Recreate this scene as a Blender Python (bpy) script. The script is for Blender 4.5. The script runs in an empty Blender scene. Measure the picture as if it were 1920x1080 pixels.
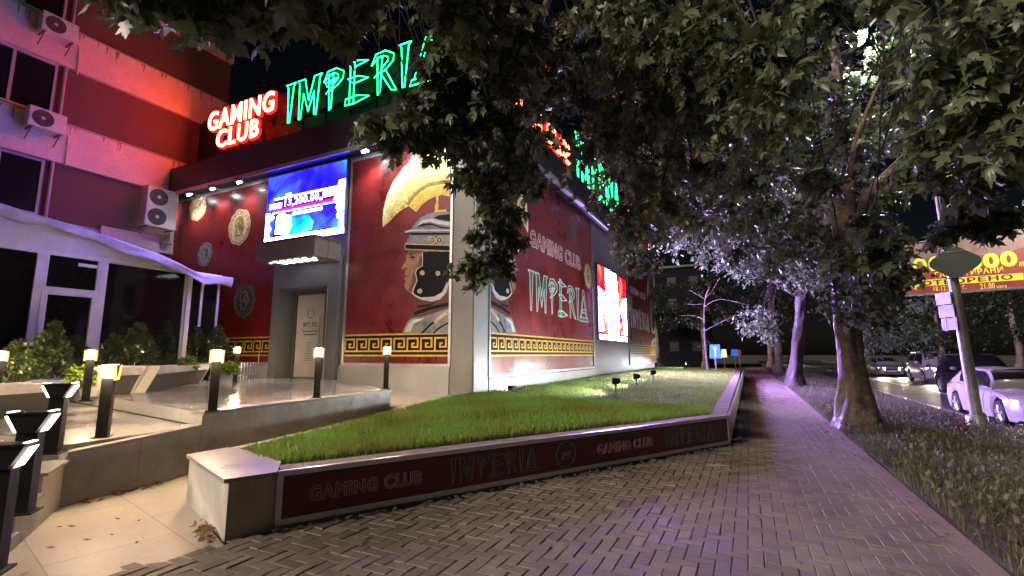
import bpy, math, random
import numpy as np
from mathutils import Vector, Matrix
random.seed(7); rng = np.random.default_rng(7)
S = bpy.context.scene
COL = S.collection

# ---------------------------------------------------------------- camera
F, PITCH, YAW, CAMZ = 890.0, math.radians(7.93), math.radians(26.3), 1.48
cam = bpy.data.cameras.new('camera'); cam.sensor_width = 36; cam.lens = F / 1920 * 36
cam.clip_end = 2000; cam.clip_start = 0.05
co = bpy.data.objects.new('camera', cam); COL.objects.link(co)
co.location = (0, 0, CAMZ); co.rotation_euler = (math.pi / 2 + PITCH, 0, YAW)
S.camera = co
# ---------------------------------------------------------------- sky, added sun lamp filling the foreground, exposure
W = bpy.data.worlds.new('World'); S.world = W; W.use_nodes = True
wt = W.node_tree; sky = wt.nodes.new('ShaderNodeTexSky'); sky.sky_type = 'NISHITA'; sky.sun_disc = False
SUN_EL, SUN_AZ = math.radians(20), math.radians(212)
sky.sun_elevation = SUN_EL; sky.sun_rotation = SUN_AZ
wt.links.new(sky.outputs[0], wt.nodes['Background'].inputs[0]); wt.nodes['Background'].inputs[1].default_value = 0.0006
sun = bpy.data.lights.new('sun', 'SUN'); sun.energy = 2.7; sun.angle = math.radians(25); sun.color = (1, .83, .69)
so = bpy.data.objects.new('sun', sun); COL.objects.link(so)
sd = Vector((math.sin(SUN_AZ) * math.cos(SUN_EL), math.cos(SUN_AZ) * math.cos(SUN_EL), math.sin(SUN_EL)))
so.rotation_euler = sd.to_track_quat('Z', 'Y').to_euler()
S.view_settings.view_transform = 'Standard'; S.view_settings.look = 'None'; S.view_settings.exposure = 0.85
S.view_settings.gamma = 1
S.cycles.use_denoising = True
try: S.cycles.denoiser = 'OPENIMAGEDENOISE'
except Exception: pass
S.cycles.max_bounces = 5; S.cycles.diffuse_bounces = 2; S.cycles.glossy_bounces = 2
S.cycles.transmission_bounces = 3; S.cycles.transparent_max_bounces = 6
S.cycles.sample_clamp_indirect = 3; S.cycles.sample_clamp_direct = 0
S.cycles.use_light_tree = True
S.cycles.caustics_reflective = False; S.cycles.caustics_refractive = False

# ---------------------------------------------------------------- rays through the photograph, for measuring
def ray(px, py):
    x = (px - 960) / F; y = -(py - 540) / F
    fw = math.cos(PITCH) - y * math.sin(PITCH); up = math.sin(PITCH) + y * math.cos(PITCH)
    s, c = math.sin(YAW), math.cos(YAW)
    return Vector((x * c - fw * s, x * s + fw * c, up))
def onZ(px, py, z): r = ray(px, py); return Vector((0, 0, CAMZ)) + r * ((z - CAMZ) / r.z)
def onX(px, py, x): r = ray(px, py); return Vector((0, 0, CAMZ)) + r * (x / r.x)
def onY(px, py, y): r = ray(px, py); return Vector((0, 0, CAMZ)) + r * (y / r.y)
def onD(px, py, d): r = ray(px, py); return Vector((0, 0, CAMZ)) + r * (d / r.length)

# ---------------------------------------------------------------- materials
MATS = {}
def mat(name, col, rough=.6, metal=0., noise=None, bump=None, emit=None, estr=0., spec=.5, coat=0., trans=0., attr=None, alpha=None):
    """noise=(scale, amount) varies the albedo; bump=(scale, strength); attr=(name, amount) per face albedo variation"""
    m = bpy.data.materials.new(name); m.use_nodes = True; t = m.node_tree; N = t.nodes; L = t.links
    b = N['Principled BSDF']
    b.inputs['Base Color'].default_value = (*col, 1); b.inputs['Roughness'].default_value = rough
    b.inputs['Metallic'].default_value = metal; b.inputs['Specular IOR Level'].default_value = spec
    if coat: b.inputs['Coat Weight'].default_value = coat; b.inputs['Coat Roughness'].default_value = .08
    if trans: b.inputs['Transmission Weight'].default_value = trans
    if emit: b.inputs['Emission Color'].default_value = (*emit, 1); b.inputs['Emission Strength'].default_value = estr
    src = None
    if noise or bump: tc = N.new('ShaderNodeTexCoord')
    if noise:
        last = None
        for k, (sc, am) in enumerate(noise if isinstance(noise, list) else [noise]):
            nt = N.new('ShaderNodeTexNoise'); nt.inputs['Scale'].default_value = sc; nt.inputs['Detail'].default_value = 6
            nt.inputs['Roughness'].default_value = .65
            L.new(tc.outputs['Object'], nt.inputs['Vector'])
            mr = N.new('ShaderNodeMapRange'); mr.inputs[1].default_value = .3; mr.inputs[2].default_value = .7
            mr.inputs[3].default_value = 1 - am; mr.inputs[4].default_value = 1 + am
            L.new(nt.outputs['Fac'], mr.inputs[0])
            if last is None: last = mr.outputs[0]
            else:
                mm = N.new('ShaderNodeMath'); mm.operation = 'MULTIPLY'; L.new(last, mm.inputs[0]); L.new(mr.outputs[0], mm.inputs[1]); last = mm.outputs[0]
        vm = N.new('ShaderNodeVectorMath'); vm.operation = 'SCALE'; vm.inputs[0].default_value = col
        L.new(last, vm.inputs['Scale']); src = vm.outputs[0]
        mr2 = N.new('ShaderNodeMath'); mr2.operation = 'MULTIPLY'; mr2.inputs[1].default_value = rough
        L.new(last, mr2.inputs[0]); L.new(mr2.outputs[0], b.inputs['Roughness'])
    if attr:
        at = N.new('ShaderNodeAttribute'); at.attribute_name = attr[0]
        hs = N.new('ShaderNodeHueSaturation')
        if src is not None: L.new(src, hs.inputs['Color'])
        else: hs.inputs['Color'].default_value = (*col, 1)
        mv = N.new('ShaderNodeMapRange'); mv.inputs[3].default_value = 1 - attr[1]; mv.inputs[4].default_value = 1 + attr[1]
        L.new(at.outputs['Fac'], mv.inputs[0]); L.new(mv.outputs[0], hs.inputs['Value'])
        if len(attr) > 2:
            mh = N.new('ShaderNodeMapRange'); mh.inputs[3].default_value = .5 - attr[2]; mh.inputs[4].default_value = .5 + attr[2]
            L.new(at.outputs['Fac'], mh.inputs[0]); L.new(mh.outputs[0], hs.inputs['Hue'])
        src = hs.outputs[0]
    if src is not None: L.new(src, b.inputs['Base Color'])
    if bump:
        nb = N.new('ShaderNodeTexNoise'); nb.inputs['Scale'].default_value = bump[0]; nb.inputs['Detail'].default_value = 5
        L.new(tc.outputs['Object'], nb.inputs['Vector'])
        bp = N.new('ShaderNodeBump'); bp.inputs['Strength'].default_value = bump[1]; bp.inputs['Distance'].default_value = .02
        L.new(nb.outputs['Fac'], bp.inputs['Height']); L.new(bp.outputs[0], b.inputs['Normal'])
    MATS[name] = m
    return m
def tiled(name, sx, sy, mortar=.006, dark=.55, ang=0.):
    m = MATS[name]; t = m.node_tree; N = t.nodes; L = t.links; b = N['Principled BSDF']; src = b.inputs['Base Color'].links[0].from_socket
    tc = N.new('ShaderNodeTexCoord'); mp = N.new('ShaderNodeMapping'); mp.inputs['Rotation'].default_value = (0, 0, ang); L.new(tc.outputs['Object'], mp.inputs['Vector'])
    br = N.new('ShaderNodeTexBrick'); br.inputs['Scale'].default_value = 1; br.inputs['Brick Width'].default_value = sx; br.inputs['Row Height'].default_value = sy
    br.inputs['Mortar Size'].default_value = mortar; br.inputs['Color1'].default_value = (1, 1, 1, 1); br.inputs['Color2'].default_value = (.86, .86, .85, 1); br.inputs['Mortar'].default_value = (dark, dark, dark, 1)
    L.new(mp.outputs[0], br.inputs['Vector']); mx = N.new('ShaderNodeMix'); mx.data_type = 'RGBA'; mx.blend_type = 'MULTIPLY'; mx.inputs[0].default_value = 1
    L.new(src, mx.inputs[6]); L.new(br.outputs['Color'], mx.inputs[7]); L.new(mx.outputs[2], b.inputs['Base Color'])
def glow(name, col, s):
    m = bpy.data.materials.new(name); m.use_nodes = True; t = m.node_tree
    t.nodes.remove(t.nodes['Principled BSDF']); e = t.nodes.new('ShaderNodeEmission')
    e.inputs[0].default_value = (*col, 1); e.inputs[1].default_value = s
    t.links.new(e.outputs[0], t.nodes['Material Output'].inputs[0]); MATS[name] = m; return m
def leafmat(name, col, am=.45, hue=.03, tr=.3, rough=.38):
    m = mat(name, col, rough, attr=('var', am, hue), spec=.5); t = m.node_tree; b = t.nodes['Principled BSDF']
    src = b.inputs['Base Color'].links[0].from_socket
    tb = t.nodes.new('ShaderNodeBsdfTranslucent'); t.links.new(src, tb.inputs[0])
    mx = t.nodes.new('ShaderNodeMixShader'); mx.inputs[0].default_value = tr
    t.links.new(b.outputs[0], mx.inputs[1]); t.links.new(tb.outputs[0], mx.inputs[2])
    t.links.new(mx.outputs[0], t.nodes['Material Output'].inputs[0]); return m

# ---------------------------------------------------------------- mesh building
class MB:
    def __init__(s): s.v = []; s.f = []; s.var = []
    def add(s, vs, fs, var=None):
        o = len(s.v); s.v += [tuple(v) for v in vs]; s.f += [tuple(i + o for i in f) for f in fs]
        s.var += [random.random() if var is None else var] * len(fs)
    def box(s, x0, x1, y0, y1, z0, z1, M=None, bev=0.):
        vs = [Vector(p) for p in ((x0, y0, z0), (x1, y0, z0), (x1, y1, z0), (x0, y1, z0), (x0, y0, z1), (x1, y0, z1), (x1, y1, z1), (x0, y1, z1))]
        if M is not None: vs = [M @ v for v in vs]
        s.add(vs, [(3, 2, 1, 0), (4, 5, 6, 7), (0, 1, 5, 4), (1, 2, 6, 5), (2, 3, 7, 6), (3, 0, 4, 7)])
    def prism(s, base, top):
        n = len(base)
        s.add(list(base) + list(top), [tuple(range(n))[::-1], tuple(range(n, 2 * n))] + [(i, (i + 1) % n, n + (i + 1) % n, n + i) for i in range(n)])
    def ext(s, poly, z0, z1): s.prism([(p[0], p[1], z0) for p in poly], [(p[0], p[1], z1) for p in poly])
    def tube(s, pts, rad, n=6, closed=False, cap=True):
        pts = [Vector(p) for p in pts]; m = len(pts)
        rad = [rad] * m if not hasattr(rad, '__len__') else rad
        vs = []; up = Vector((0, 0, 1))
        for i, p in enumerate(pts):
            a = pts[(i - 1) % m] if (closed or i > 0) else p; b = pts[(i + 1) % m] if (closed or i < m - 1) else p
            d = b - a; d = d.normalized() if d.length > 1e-9 else Vector((0, 0, 1))
            r = up if abs(d.dot(up)) < .95 else Vector((1, 0, 0))
            u = d.cross(r).normalized(); w = d.cross(u)
            vs += [p + (u * math.cos(k * 2 * math.pi / n) + w * math.sin(k * 2 * math.pi / n)) * rad[i] for k in range(n)]
        fs = []
        for i in range(m if closed else m - 1):
            j = (i + 1) % m
            fs += [(i * n + k, i * n + (k + 1) % n, j * n + (k + 1) % n, j * n + k) for k in range(n)]
        if cap and not closed: fs += [tuple(range(n))[::-1], tuple(range((m - 1) * n, m * n))]
        s.add(vs, fs)
    def lathe(s, c, prof, n=20, axis='Z', M=None):
        vs = []
        for r, h in prof:
            for k in range(n):
                a = 2 * math.pi * k / n; p = Vector((r * math.cos(a), r * math.sin(a), h))
                if axis == 'X': p = Vector((p.z, p.x, p.y))
                if axis == 'Y': p = Vector((p.x, p.z, p.y))
                if M is not None: p = M @ p
                vs.append(p + Vector(c))
        m = len(prof)
        fs = [(i * n + k, i * n + (k + 1) % n, (i + 1) * n + (k + 1) % n, (i + 1) * n + k) for i in range(m - 1) for k in range(n)]
        fs += [tuple(range(n))[::-1], tuple(range((m - 1) * n, m * n))]
        s.add(vs, fs)
    def build(s, name, m, parent=None, smooth=False, local=False):
        me = bpy.data.meshes.new(name)
        off = Vector((0, 0, 0))
        if parent is not None and not local:
            p = parent
            while p is not None: off = off + p.location; p = p.parent
        me.from_pydata([tuple(Vector(v) - off) for v in s.v], [], s.f)
        at = me.attributes.new('var', 'FLOAT', 'FACE'); at.data.foreach_set('value', s.var)
        return link(name, me, m, parent, smooth)
def link(name, me, m, parent=None, smooth=False):
    if smooth: me.polygons.foreach_set('use_smooth', [True] * len(me.polygons))
    me.validate(); me.update()
    if m is not None: me.materials.append(MATS[m] if isinstance(m, str) else m)
    o = bpy.data.objects.new(name, me); COL.objects.link(o)
    if parent is not None: o.parent = parent
    return o
def tag(o, label=None, cat=None, group=None, kind=None):
    for k, v in (('label', label), ('category', cat), ('group', group), ('kind', kind)):
        if v: o[k] = v
    return o
def empty(name, loc, label=None, cat=None, group=None, rz=0.):
    o = bpy.data.objects.new(name, None); COL.objects.link(o); o.location = loc; o.rotation_euler = (0, 0, rz)
    o.empty_display_size = .1
    return tag(o, label, cat, group)
def copy_tree(o, parent=None):
    c = o.copy(); COL.objects.link(c); c.parent = parent
    for ch in list(o.children): copy_tree(ch, c)
    return c
def np_mesh(name, V, Fc, m, parent=None, var=None, smooth=False):
    """V (n,3) array, Fc (m,3) triangles"""
    me = bpy.data.meshes.new(name)
    if parent is not None:
        off = np.zeros(3); p = parent
        while p is not None: off += np.array(p.location); p = p.parent
        V = V - off
    me.vertices.add(len(V)); me.vertices.foreach_set('co', np.ascontiguousarray(V, dtype=np.float32).ravel())
    k = Fc.shape[1]
    me.loops.add(len(Fc) * k); me.loops.foreach_set('vertex_index', np.ascontiguousarray(Fc, dtype=np.int32).ravel())
    me.polygons.add(len(Fc)); me.polygons.foreach_set('loop_start', np.arange(0, len(Fc) * k, k, dtype=np.int32))
    me.update(calc_edges=True)
    if var is not None:
        at = me.attributes.new('var', 'FLOAT', 'FACE'); at.data.foreach_set('value', np.ascontiguousarray(var, dtype=np.float32))
    return link(name, me, m, parent, smooth)

class Frame:
    """a vertical plane: a runs to the right along it, b is height, d stands out of it"""
    def __init__(s, o, e): s.o = Vector((o[0], o[1], 0)); s.e = Vector((e[0], e[1], 0)).normalized(); s.n = Vector((s.e.y, -s.e.x, 0))
    def P(s, a, b, d=0.): return s.o + s.e * a + s.n * d + Vector((0, 0, b))
    def M(s): return Matrix(((s.e.x, 0, s.n.x, s.o.x), (s.e.y, 0, s.n.y, s.o.y), (0, 1, 0, 0), (0, 0, 0, 1)))   # local x->a, y->b, z->d
    def poly(s, mb, pts, d0, d1, var=None):
        ar = sum(pts[i][0] * pts[(i + 1) % len(pts)][1] - pts[(i + 1) % len(pts)][0] * pts[i][1] for i in range(len(pts)))
        if ar < 0: pts = pts[::-1]
        mb.prism([s.P(a, b, d0) for a, b in pts], [s.P(a, b, d1) for a, b in pts])
    def rect(s, mb, a0, a1, b0, b1, d0, d1): s.poly(mb, [(a0, b0), (a1, b0), (a1, b1), (a0, b1)], d0, d1)
    def tube(s, mb, pts, d, r, closed=True, n=6): mb.tube([s.P(a, b, d) for a, b in pts], r, n, closed)
    def strip(s, mb, pts, d0, d1, w, closed=True):
        n = len(pts)
        for i in range(n if closed else n - 1):
            p = Vector(pts[i]); q = Vector(pts[(i + 1) % n]); t = (q - p)
            if t.length < 1e-6: continue
            t.normalize(); nn = Vector((-t.y, t.x)) * w / 2; p = p - t * w * .3; q = q + t * w * .3
            s.poly(mb, [tuple(p - nn), tuple(q - nn), tuple(q + nn), tuple(p + nn)], d0, d1 + random.random() * .0004)
TEXTC = {}
def text_raw(s, bold=0., tube=0., ext=0.):
    k = (s, bold, tube, ext)
    if k not in TEXTC:
        cu = bpy.data.curves.new('t', 'FONT'); cu.body = s; cu.size = 1; cu.offset = bold; cu.resolution_u = 3; cu.space_character = 1.12
        if tube: cu.fill_mode = 'NONE'; cu.bevel_depth = tube; cu.bevel_resolution = 1
        else: cu.extrude = ext
        ob = bpy.data.objects.new('t', cu); COL.objects.link(ob)
        dg = bpy.context.evaluated_depsgraph_get(); me = bpy.data.meshes.new_from_object(ob.evaluated_get(dg))
        v = np.empty(len(me.vertices) * 3); me.vertices.foreach_get('co', v); v = v.reshape(-1, 3)
        f = [tuple(p.vertices) for p in me.polygons]
        bpy.data.objects.remove(ob); bpy.data.curves.remove(cu); bpy.data.meshes.remove(me)
        lo = v.min(0); hi = v.max(0)
        TEXTC[k] = (v, f, lo, hi)
    return TEXTC[k]
def text(mb, fr, s, a0, a1, b0, b1, d, bold=.02, tube=0., ext=.01, dscale=None):
    v, f, lo, hi = text_raw(s, bold, tube, ext)
    sx = (a1 - a0) / (hi[0] - lo[0]); sy = (b1 - b0) / (hi[1] - lo[1]); sz = dscale if dscale else sy
    mb.add([fr.P(a0 + (p[0] - lo[0]) * sx, b0 + (p[1] - lo[1]) * sy, d + p[2] * sz) for p in v], f)
# warm the text cache while the scene is still empty
for k in (('GAMING', .075, 0, .02), ('CLUB', .075, 0, .02), ('GAMING', .012, 0, .02), ('CLUB', .012, 0, .02), ('GAMING CLUB', .03, 0, .01), ('GAMING CLUB', .03, .012, 0), ('13,200.00', .015, 0, .01)):
    text_raw(k[0], k[1], k[2], k[3])

# spiky display lettering, one list of polygons per letter (x, y), and its advance
SPIKY = {
 'I': ([[(0, 1), (.30, 1), (.24, .93), (.17, 0), (.12, 0), (.07, .93)]], .36),
 'M': ([[(0, 1), (.22, 1), (.36, .42), (.50, 1), (.72, 1), (.66, .92), (.60, 0), (.54, .02), (.51, .62), (.36, .14), (.20, .64), (.14, 0), (.09, 0), (.06, .92)]], .78),
 'P': ([[(.14, .9), (.27, .9), (.24, .05), (.19, 0)], [(0, .74), (.10, .98), (.34, 1.0), (.55, .86), (.54, .70), (.38, .56), (.08, .44), (.30, .64), (.41, .74), (.40, .83), (.28, .90), (.12, .84)], [(.05, .70), (.36, .76), (.10, .60)]], .60),
 'E': ([[(.13, 1.08), (.24, 1.05), (.25, 0), (.14, -.02)], [(.02, .98), (.32, 1), (.60, .92), (.24, .86)], [(.06, .62), (.34, .62), (.62, .50), (.24, .46)], [(.04, .14), (.34, .16), (.66, .06), (.25, -.02), (.02, 0)]], .68),
 'R': ([[(.14, .9), (.27, .9), (.24, .05), (.19, 0)], [(0, .74), (.10, .98), (.34, 1.0), (.55, .86), (.54, .70), (.38, .56), (.08, .44), (.30, .64), (.41, .74), (.40, .83), (.28, .90), (.12, .84)], [(.22, .52), (.36, .54), (.64, .0), (.52, .03)]], .66),
 'A': ([[(.27, 1), (.36, 1), (.60, .12), (.52, .12), (.31, .82), (.12, .12), (.03, .12)], [(.17, .36), (.46, .36), (.50, .26), (.13, .26)], [(-.03, .10), (.66, .10), (.70, -.02), (-.07, -.02)]], .66)}
def spiky(word, a0, a1, b0, b1, skip=()):
    """polygons of a word in the spiky hand fitted to a box"""
    tot = sum(SPIKY[c][1] for c in word); x = 0; out = []
    for c in word:
        ps, adv = SPIKY[c]
        for p in ps: out.append([(a0 + (x + u) / tot * (a1 - a0), b0 + w * (b1 - b0)) for u, w in p])
        x += adv
    return out

def spot(parent, loc, target, power, col=(1, 1, 1), ang=80, blend=.6, r=.04):
    l = bpy.data.lights.new('bulb', 'SPOT'); l.energy = power; l.color = col; l.spot_size = math.radians(ang); l.spot_blend = blend; l.shadow_soft_size = r
    o = bpy.data.objects.new('bulb', l); COL.objects.link(o); o.parent = parent
    loc = Vector(loc); off = Vector((0, 0, 0)); p = parent
    while p is not None: off = off + p.location; p = p.parent
    o.location = loc - off; o.rotation_euler = (loc - Vector(target)).to_track_quat('Z', 'Y').to_euler(); return o
def bulb(parent, loc, power, col=(1, 1, 1), r=.06):
    l = bpy.data.lights.new('bulb', 'POINT'); l.energy = power; l.color = col; l.shadow_soft_size = r
    o = bpy.data.objects.new('bulb', l); COL.objects.link(o); o.parent = parent
    off = Vector((0, 0, 0)); p = parent
    while p is not None: off = off + p.location; p = p.parent
    o.location = Vector(loc) - off; return o

# ---------------------------------------------------------------- palette
mat('soil', (.06, .05, .035), .95, noise=(3, .4), bump=(30, .5))
mat('earth', (.05, .045, .035), .95, noise=(1, .4))
mat('paver', (.165, .138, .112), .75, noise=[(.7, .28), (2.6, .22), (60, .25)], bump=(140, .25), attr=('var', .15, .012))
mat('paver_bed', (.05, .045, .04), .95, noise=(40, .4))
mat('kerb_red', (.20, .155, .14), .8, noise=[(3, .25), (50, .2)], bump=(90, .3))
mat('asphalt', (.05, .05, .052), .55, noise=[(1.5, .25), (80, .3)], bump=(160, .35))
mat('line_white', (.62, .62, .6), .7, noise=(12, .3))
mat('granite', (.45, .41, .37), .30, noise=[(1.2, .16), (90, .2)], bump=(8, .02))
mat('granite_floor', (.40, .38, .36), .16, noise=[(.9, .16), (110, .18)], bump=(5, .015))
mat('granite_wall', (.36, .325, .28), .34, noise=[(.8, .35), (4, .18), (90, .2)])
mat('granite_cap', (.27, .25, .23), .35, noise=[(2, .2), (90, .2)])
mat('ramp_stone', (.50, .455, .40), .55, noise=[(1.1, .2), (70, .15)], bump=(60, .12))
tiled('granite_floor', .9, .6, .004); tiled('ramp_stone', 1.2, .8, .005, .6, .2)
mat('planter_stone', (.44, .42, .38), .5, noise=[(1.1, .3), (5, .15), (80, .18)])
mat('alu', (.52, .53, .54), .38, .75, noise=(5, .15))
mat('alu_dark', (.16, .16, .17), .45, .5, noise=(4, .2))
mat('sign_red', (.085, .012, .010), .34, noise=(1.2, .25))
mat('pink_line', (.55, .27, .25), .5)
mat('pink_fill', (.15, .035, .03), .5)
mat('green_line', (.10, .14, .13), .5)
mat('mural_red', (.165, .012, .012), .36, noise=[(.45, .4), (2.2, .2), (9, .12)], coat=.08)
mat('mural_black', (.012, .009, .008), .5, spec=.12)
mat('gold', (.72, .44, .05), .35, noise=(6, .25))
mat('gold_light', (.82, .60, .14), .4, noise=(5, .25))
mat('crest', (.80, .66, .20), .5, noise=[(2.5, .3), (14, .3)])
mat('crest_pale', (.86, .78, .44), .5, noise=[(4, .2), (20, .25)])
mat('crest_root', (.30, .20, .05), .5, noise=(10, .4))
mat('steel_paint', (.23, .23, .26), .35, noise=[(1.8, .4), (8, .25)])
mat('steel_dark', (.010, .010, .013), .5, noise=(4, .4), spec=.12)
mat('steel_pale', (.62, .62, .64), .35, noise=(4, .2))
mat('skin_paint', (.42, .20, .115), .45, noise=[(3, .3), (9, .2)])
mat('skin_dark', (.16, .06, .035), .45, noise=(5, .3))
mat('cloth_red', (.13, .03, .03), .5, noise=(6, .4))
mat('letter_red', (.42, .03, .04), .4)
mat('white_paint', (.75, .74, .72), .4)
mat('green_paint', (.02, .22, .12), .4, noise=(3, .3))
mat('coin_gold', (.62, .50, .27), .35, noise=[(6, .35), (22, .3)], bump=(14, .6))
mat('coin_silver', (.30, .30, .32), .35, noise=[(6, .45), (20, .35)], bump=(14, .6))
mat('coin_dark', (.07, .065, .06), .4, noise=[(6, .5), (20, .35)], bump=(14, .6))
mat('relief_coin_gold', (.22, .16, .07), .45); mat('relief_coin_silver', (.08, .08, .09), .45); mat('relief_coin_dark', (.20, .19, .18), .4)
mat('cladding', (.23, .22, .21), .42, noise=(1.2, .15))
mat('cladding_pale', (.42, .42, .42), .4, noise=(1.5, .12))
mat('portal_grey', (.15, .16, .18), .45, noise=(2, .15))
mat('fascia', (.022, .02, .026), .5, noise=[(3, .3), (30, .3)], bump=(60, .3))
mat('parapet', (.012, .011, .013), .7, noise=(6, .4))
mat('door_pale', (.60, .58, .54), .35, noise=(2, .08))
mat('door_ink', (.10, .095, .09), .5)
mat('glass_dark', (.012, .013, .015), .06, spec=.6)
mat('glass_shop', (.008, .007, .006), .05, spec=.4)
mat('pvc', (.62, .60, .62), .4, noise=(3, .12))
mat('canvas', (.45, .43, .46), .7, noise=[(2, .2), (12, .2)], bump=(6, .35))
mat('canvas_clear', (.55, .55, .62), .4, noise=[(1.5, .2)], bump=(3, .4))
mat('plaster_band', (.62, .50, .50), .85, noise=[(1.2, .14), (14, .14)], bump=(40, .15))
mat('plaster_red', (.12, .06, .065), .9, noise=[(.8, .2), (18, .15)], bump=(50, .2))
mat('stain', (.22, .15, .15), .9, noise=(9, .4))
mat('frame_grey', (.35, .34, .36), .5)
mat('ac_white', (.62, .60, .56), .5, noise=(3, .12))
mat('ac_dark', (.05, .05, .05), .6)
mat('black_iron', (.012, .011, .011), .6, noise=(8, .3), spec=.15)
mat('trough', (.50, .48, .46), .6, noise=[(3, .2), (40, .15)])
mat('trough_dark', (.09, .085, .08), .6, noise=(5, .3))
mat('bark', (.145, .115, .095), .9, noise=[(2.4, .75), (8, .55), (40, .25)], bump=(9, 1.6))
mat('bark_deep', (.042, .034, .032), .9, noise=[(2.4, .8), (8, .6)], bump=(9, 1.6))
mat('bark_pale', (.40, .35, .33), .85, noise=[(2.2, .5), (7, .35)], bump=(12, .7))
mat('twig', (.016, .014, .012), .85)
leafmat('leaf_near', (.10, .122, .066))
leafmat('leaf_main', (.105, .128, .07))
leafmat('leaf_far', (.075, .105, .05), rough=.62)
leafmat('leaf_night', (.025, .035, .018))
leafmat('conifer', (.05, .075, .026), tr=.15)
leafmat('bright_shrub', (.20, .32, .03), tr=.3)
leafmat('lawn', (.20, .30, .04), am=.6, hue=.075, tr=.35, rough=.7)
leafmat('dry_grass', (.10, .105, .055), am=.5, hue=.05, tr=.2, rough=.7)
leafmat('dead_leaf', (.22, .11, .04), am=.5, tr=.1, rough=.7)
glow('lamp_warm', (1, .72, .42), 400)
glow('lamp_halo', (1, .50, .14), 1.3)
glow('lamp_small', (1, .80, .55), 5)
glow('lamp_edge', (1, .93, .85), 5)
glow('spot_white', (.95, .97, 1), 60)
glow('neon_red_halo', (1, .006, .008), 3.2)
glow('neon_core', (1, .075, .03), 24)
glow('neon_green', (.02, 1, .22), 5.0)
glow('neon_green_face', (.0, .10, .02), .6)
glow('headlight', (1, .82, .56), 120)
glow('street_led', (.85, .95, 1), 220)
glow('dayrun', (1, .9, .8), 3)
mat('car_white', (.33, .325, .33), .25, coat=.6, spec=.5)
mat('car_silver', (.36, .34, .34), .3, .5, coat=.5)
mat('car_black', (.012, .012, .014), .2, coat=.6)
mat('car_grey', (.22, .23, .24), .3, .4, coat=.5)
mat('tyre', (.018, .018, .018), .85)
mat('rim', (.55, .55, .58), .3, .7)
mat('car_trim', (.02, .02, .022), .5)
mat('tail_red', (.35, .01, .01), .3, emit=(1, .05, .03), estr=.4)
mat('pole_steel', (.33, .32, .34), .45, .4, noise=[(4, .25), (20, .2)])
mat('sign_grey', (.05, .075, .065), .5, noise=(4, .2))
mat('panel_white', (.13, .13, .14), .6, noise=(6, .2))
mat('sign_white', (.36, .36, .38), .5)
mat('bb_red', (.26, .035, .022), .5, noise=[(1.2, .35)])
mat('bb_pale', (.22, .13, .11), .5, noise=[(.9, .45), (4, .25)])
mat('bb_yellow', (.85, .68, .05), .5)
mat('bb_lime', (.62, .80, .04), .5)
mat('bb_dark', (.06, .015, .01), .5)
mat('sign_blue', (.02, .16, .55), .5, emit=(.0, .12, .6), estr=.35)
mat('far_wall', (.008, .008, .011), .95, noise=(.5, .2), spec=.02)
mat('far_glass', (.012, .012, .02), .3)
mat('cloth_bag', (.08, .006, .006), .8)
def screen_mat(name, cols, s, scale, z=0.):
    m = bpy.data.materials.new(name); m.use_nodes = True; t = m.node_tree; N = t.nodes; L = t.links
    N.remove(N['Principled BSDF']); tc = N.new('ShaderNodeTexCoord'); n1 = N.new('ShaderNodeTexNoise')
    n1.inputs['Scale'].default_value = scale; n1.inputs['Detail'].default_value = 5; n1.inputs['Distortion'].default_value = .6
    L.new(tc.outputs['Object'], n1.inputs['Vector']); cr = N.new('ShaderNodeValToRGB'); L.new(n1.outputs['Fac'], cr.inputs[0])
    e = cr.color_ramp.elements
    e[0].position, e[0].color = cols[0][0], (*cols[0][1], 1); e[1].position, e[1].color = cols[-1][0], (*cols[-1][1], 1)
    for p, c in cols[1:-1]: q = e.new(p); q.color = (*c, 1)
    em = N.new('ShaderNodeEmission'); em.inputs[1].default_value = s; L.new(cr.outputs[0], em.inputs[0]); L.new(em.outputs[0], N['Material Output'].inputs[0])
    MATS[name] = m
screen_mat('led_blue', [(.33, (.012, .006, .8)), (.45, (.03, .02, 5.0)), (.56, (.06, .13, 10.0)), (.66, (.05, .5, 9.0)), (.76, (.3, 1.2, 9))], 1.0, .9)
screen_mat('led_cyan', [(.35, (.01, .10, 1.1)), (.5, (.01, .7, 1.6)), (.65, (.1, 1.4, 1.8))], 1.3, 1.6)
screen_mat('led_pink', [(.35, (9, 3, 36)), (.5, (18, 9, 54)), (.65, (24, 15, 60))], 1.2, 1.5)
glow('led_white', (1, .85, 1.5), 3.0); glow('led_bar', (.5, .3, 1.4), 70)
glow('led_white_soft', (.8, .6, 1.2), 6)
glow('led_violet', (.09, .01, .22), 1.0)
glow('led_magenta', (.55, .02, .55), 1.0)
screen_mat('led_red', [(.38, (.8, .0, .01)), (.52, (3.0, .02, .06)), (.68, (4.5, .3, .12))], 1.0, 1.1)
glow('led_flood', (.60, .40, 1.2), 230)
glow('led_figure', (.7, .45, 1.2), 50)

# ================================================================ the setting
def hit(fr, px, py):
    r = ray(px, py); C = Vector((0, 0, CAMZ)); t = (fr.o - C).dot(fr.n) / Vector((r.x, r.y, 0)).dot(fr.n)
    p = C + r * t; return ((p - fr.o).dot(fr.e), p.z)
CX, CY = -5.95, 9.96
FL = Frame((0, CY), (1, 0)); FR = Frame((CX, 0), (0, 1))
FS = Frame((-3.72, 2.95), (3.34, 5.88)); SL = math.hypot(3.34, 5.88)
ROADZ = -.35

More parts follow.
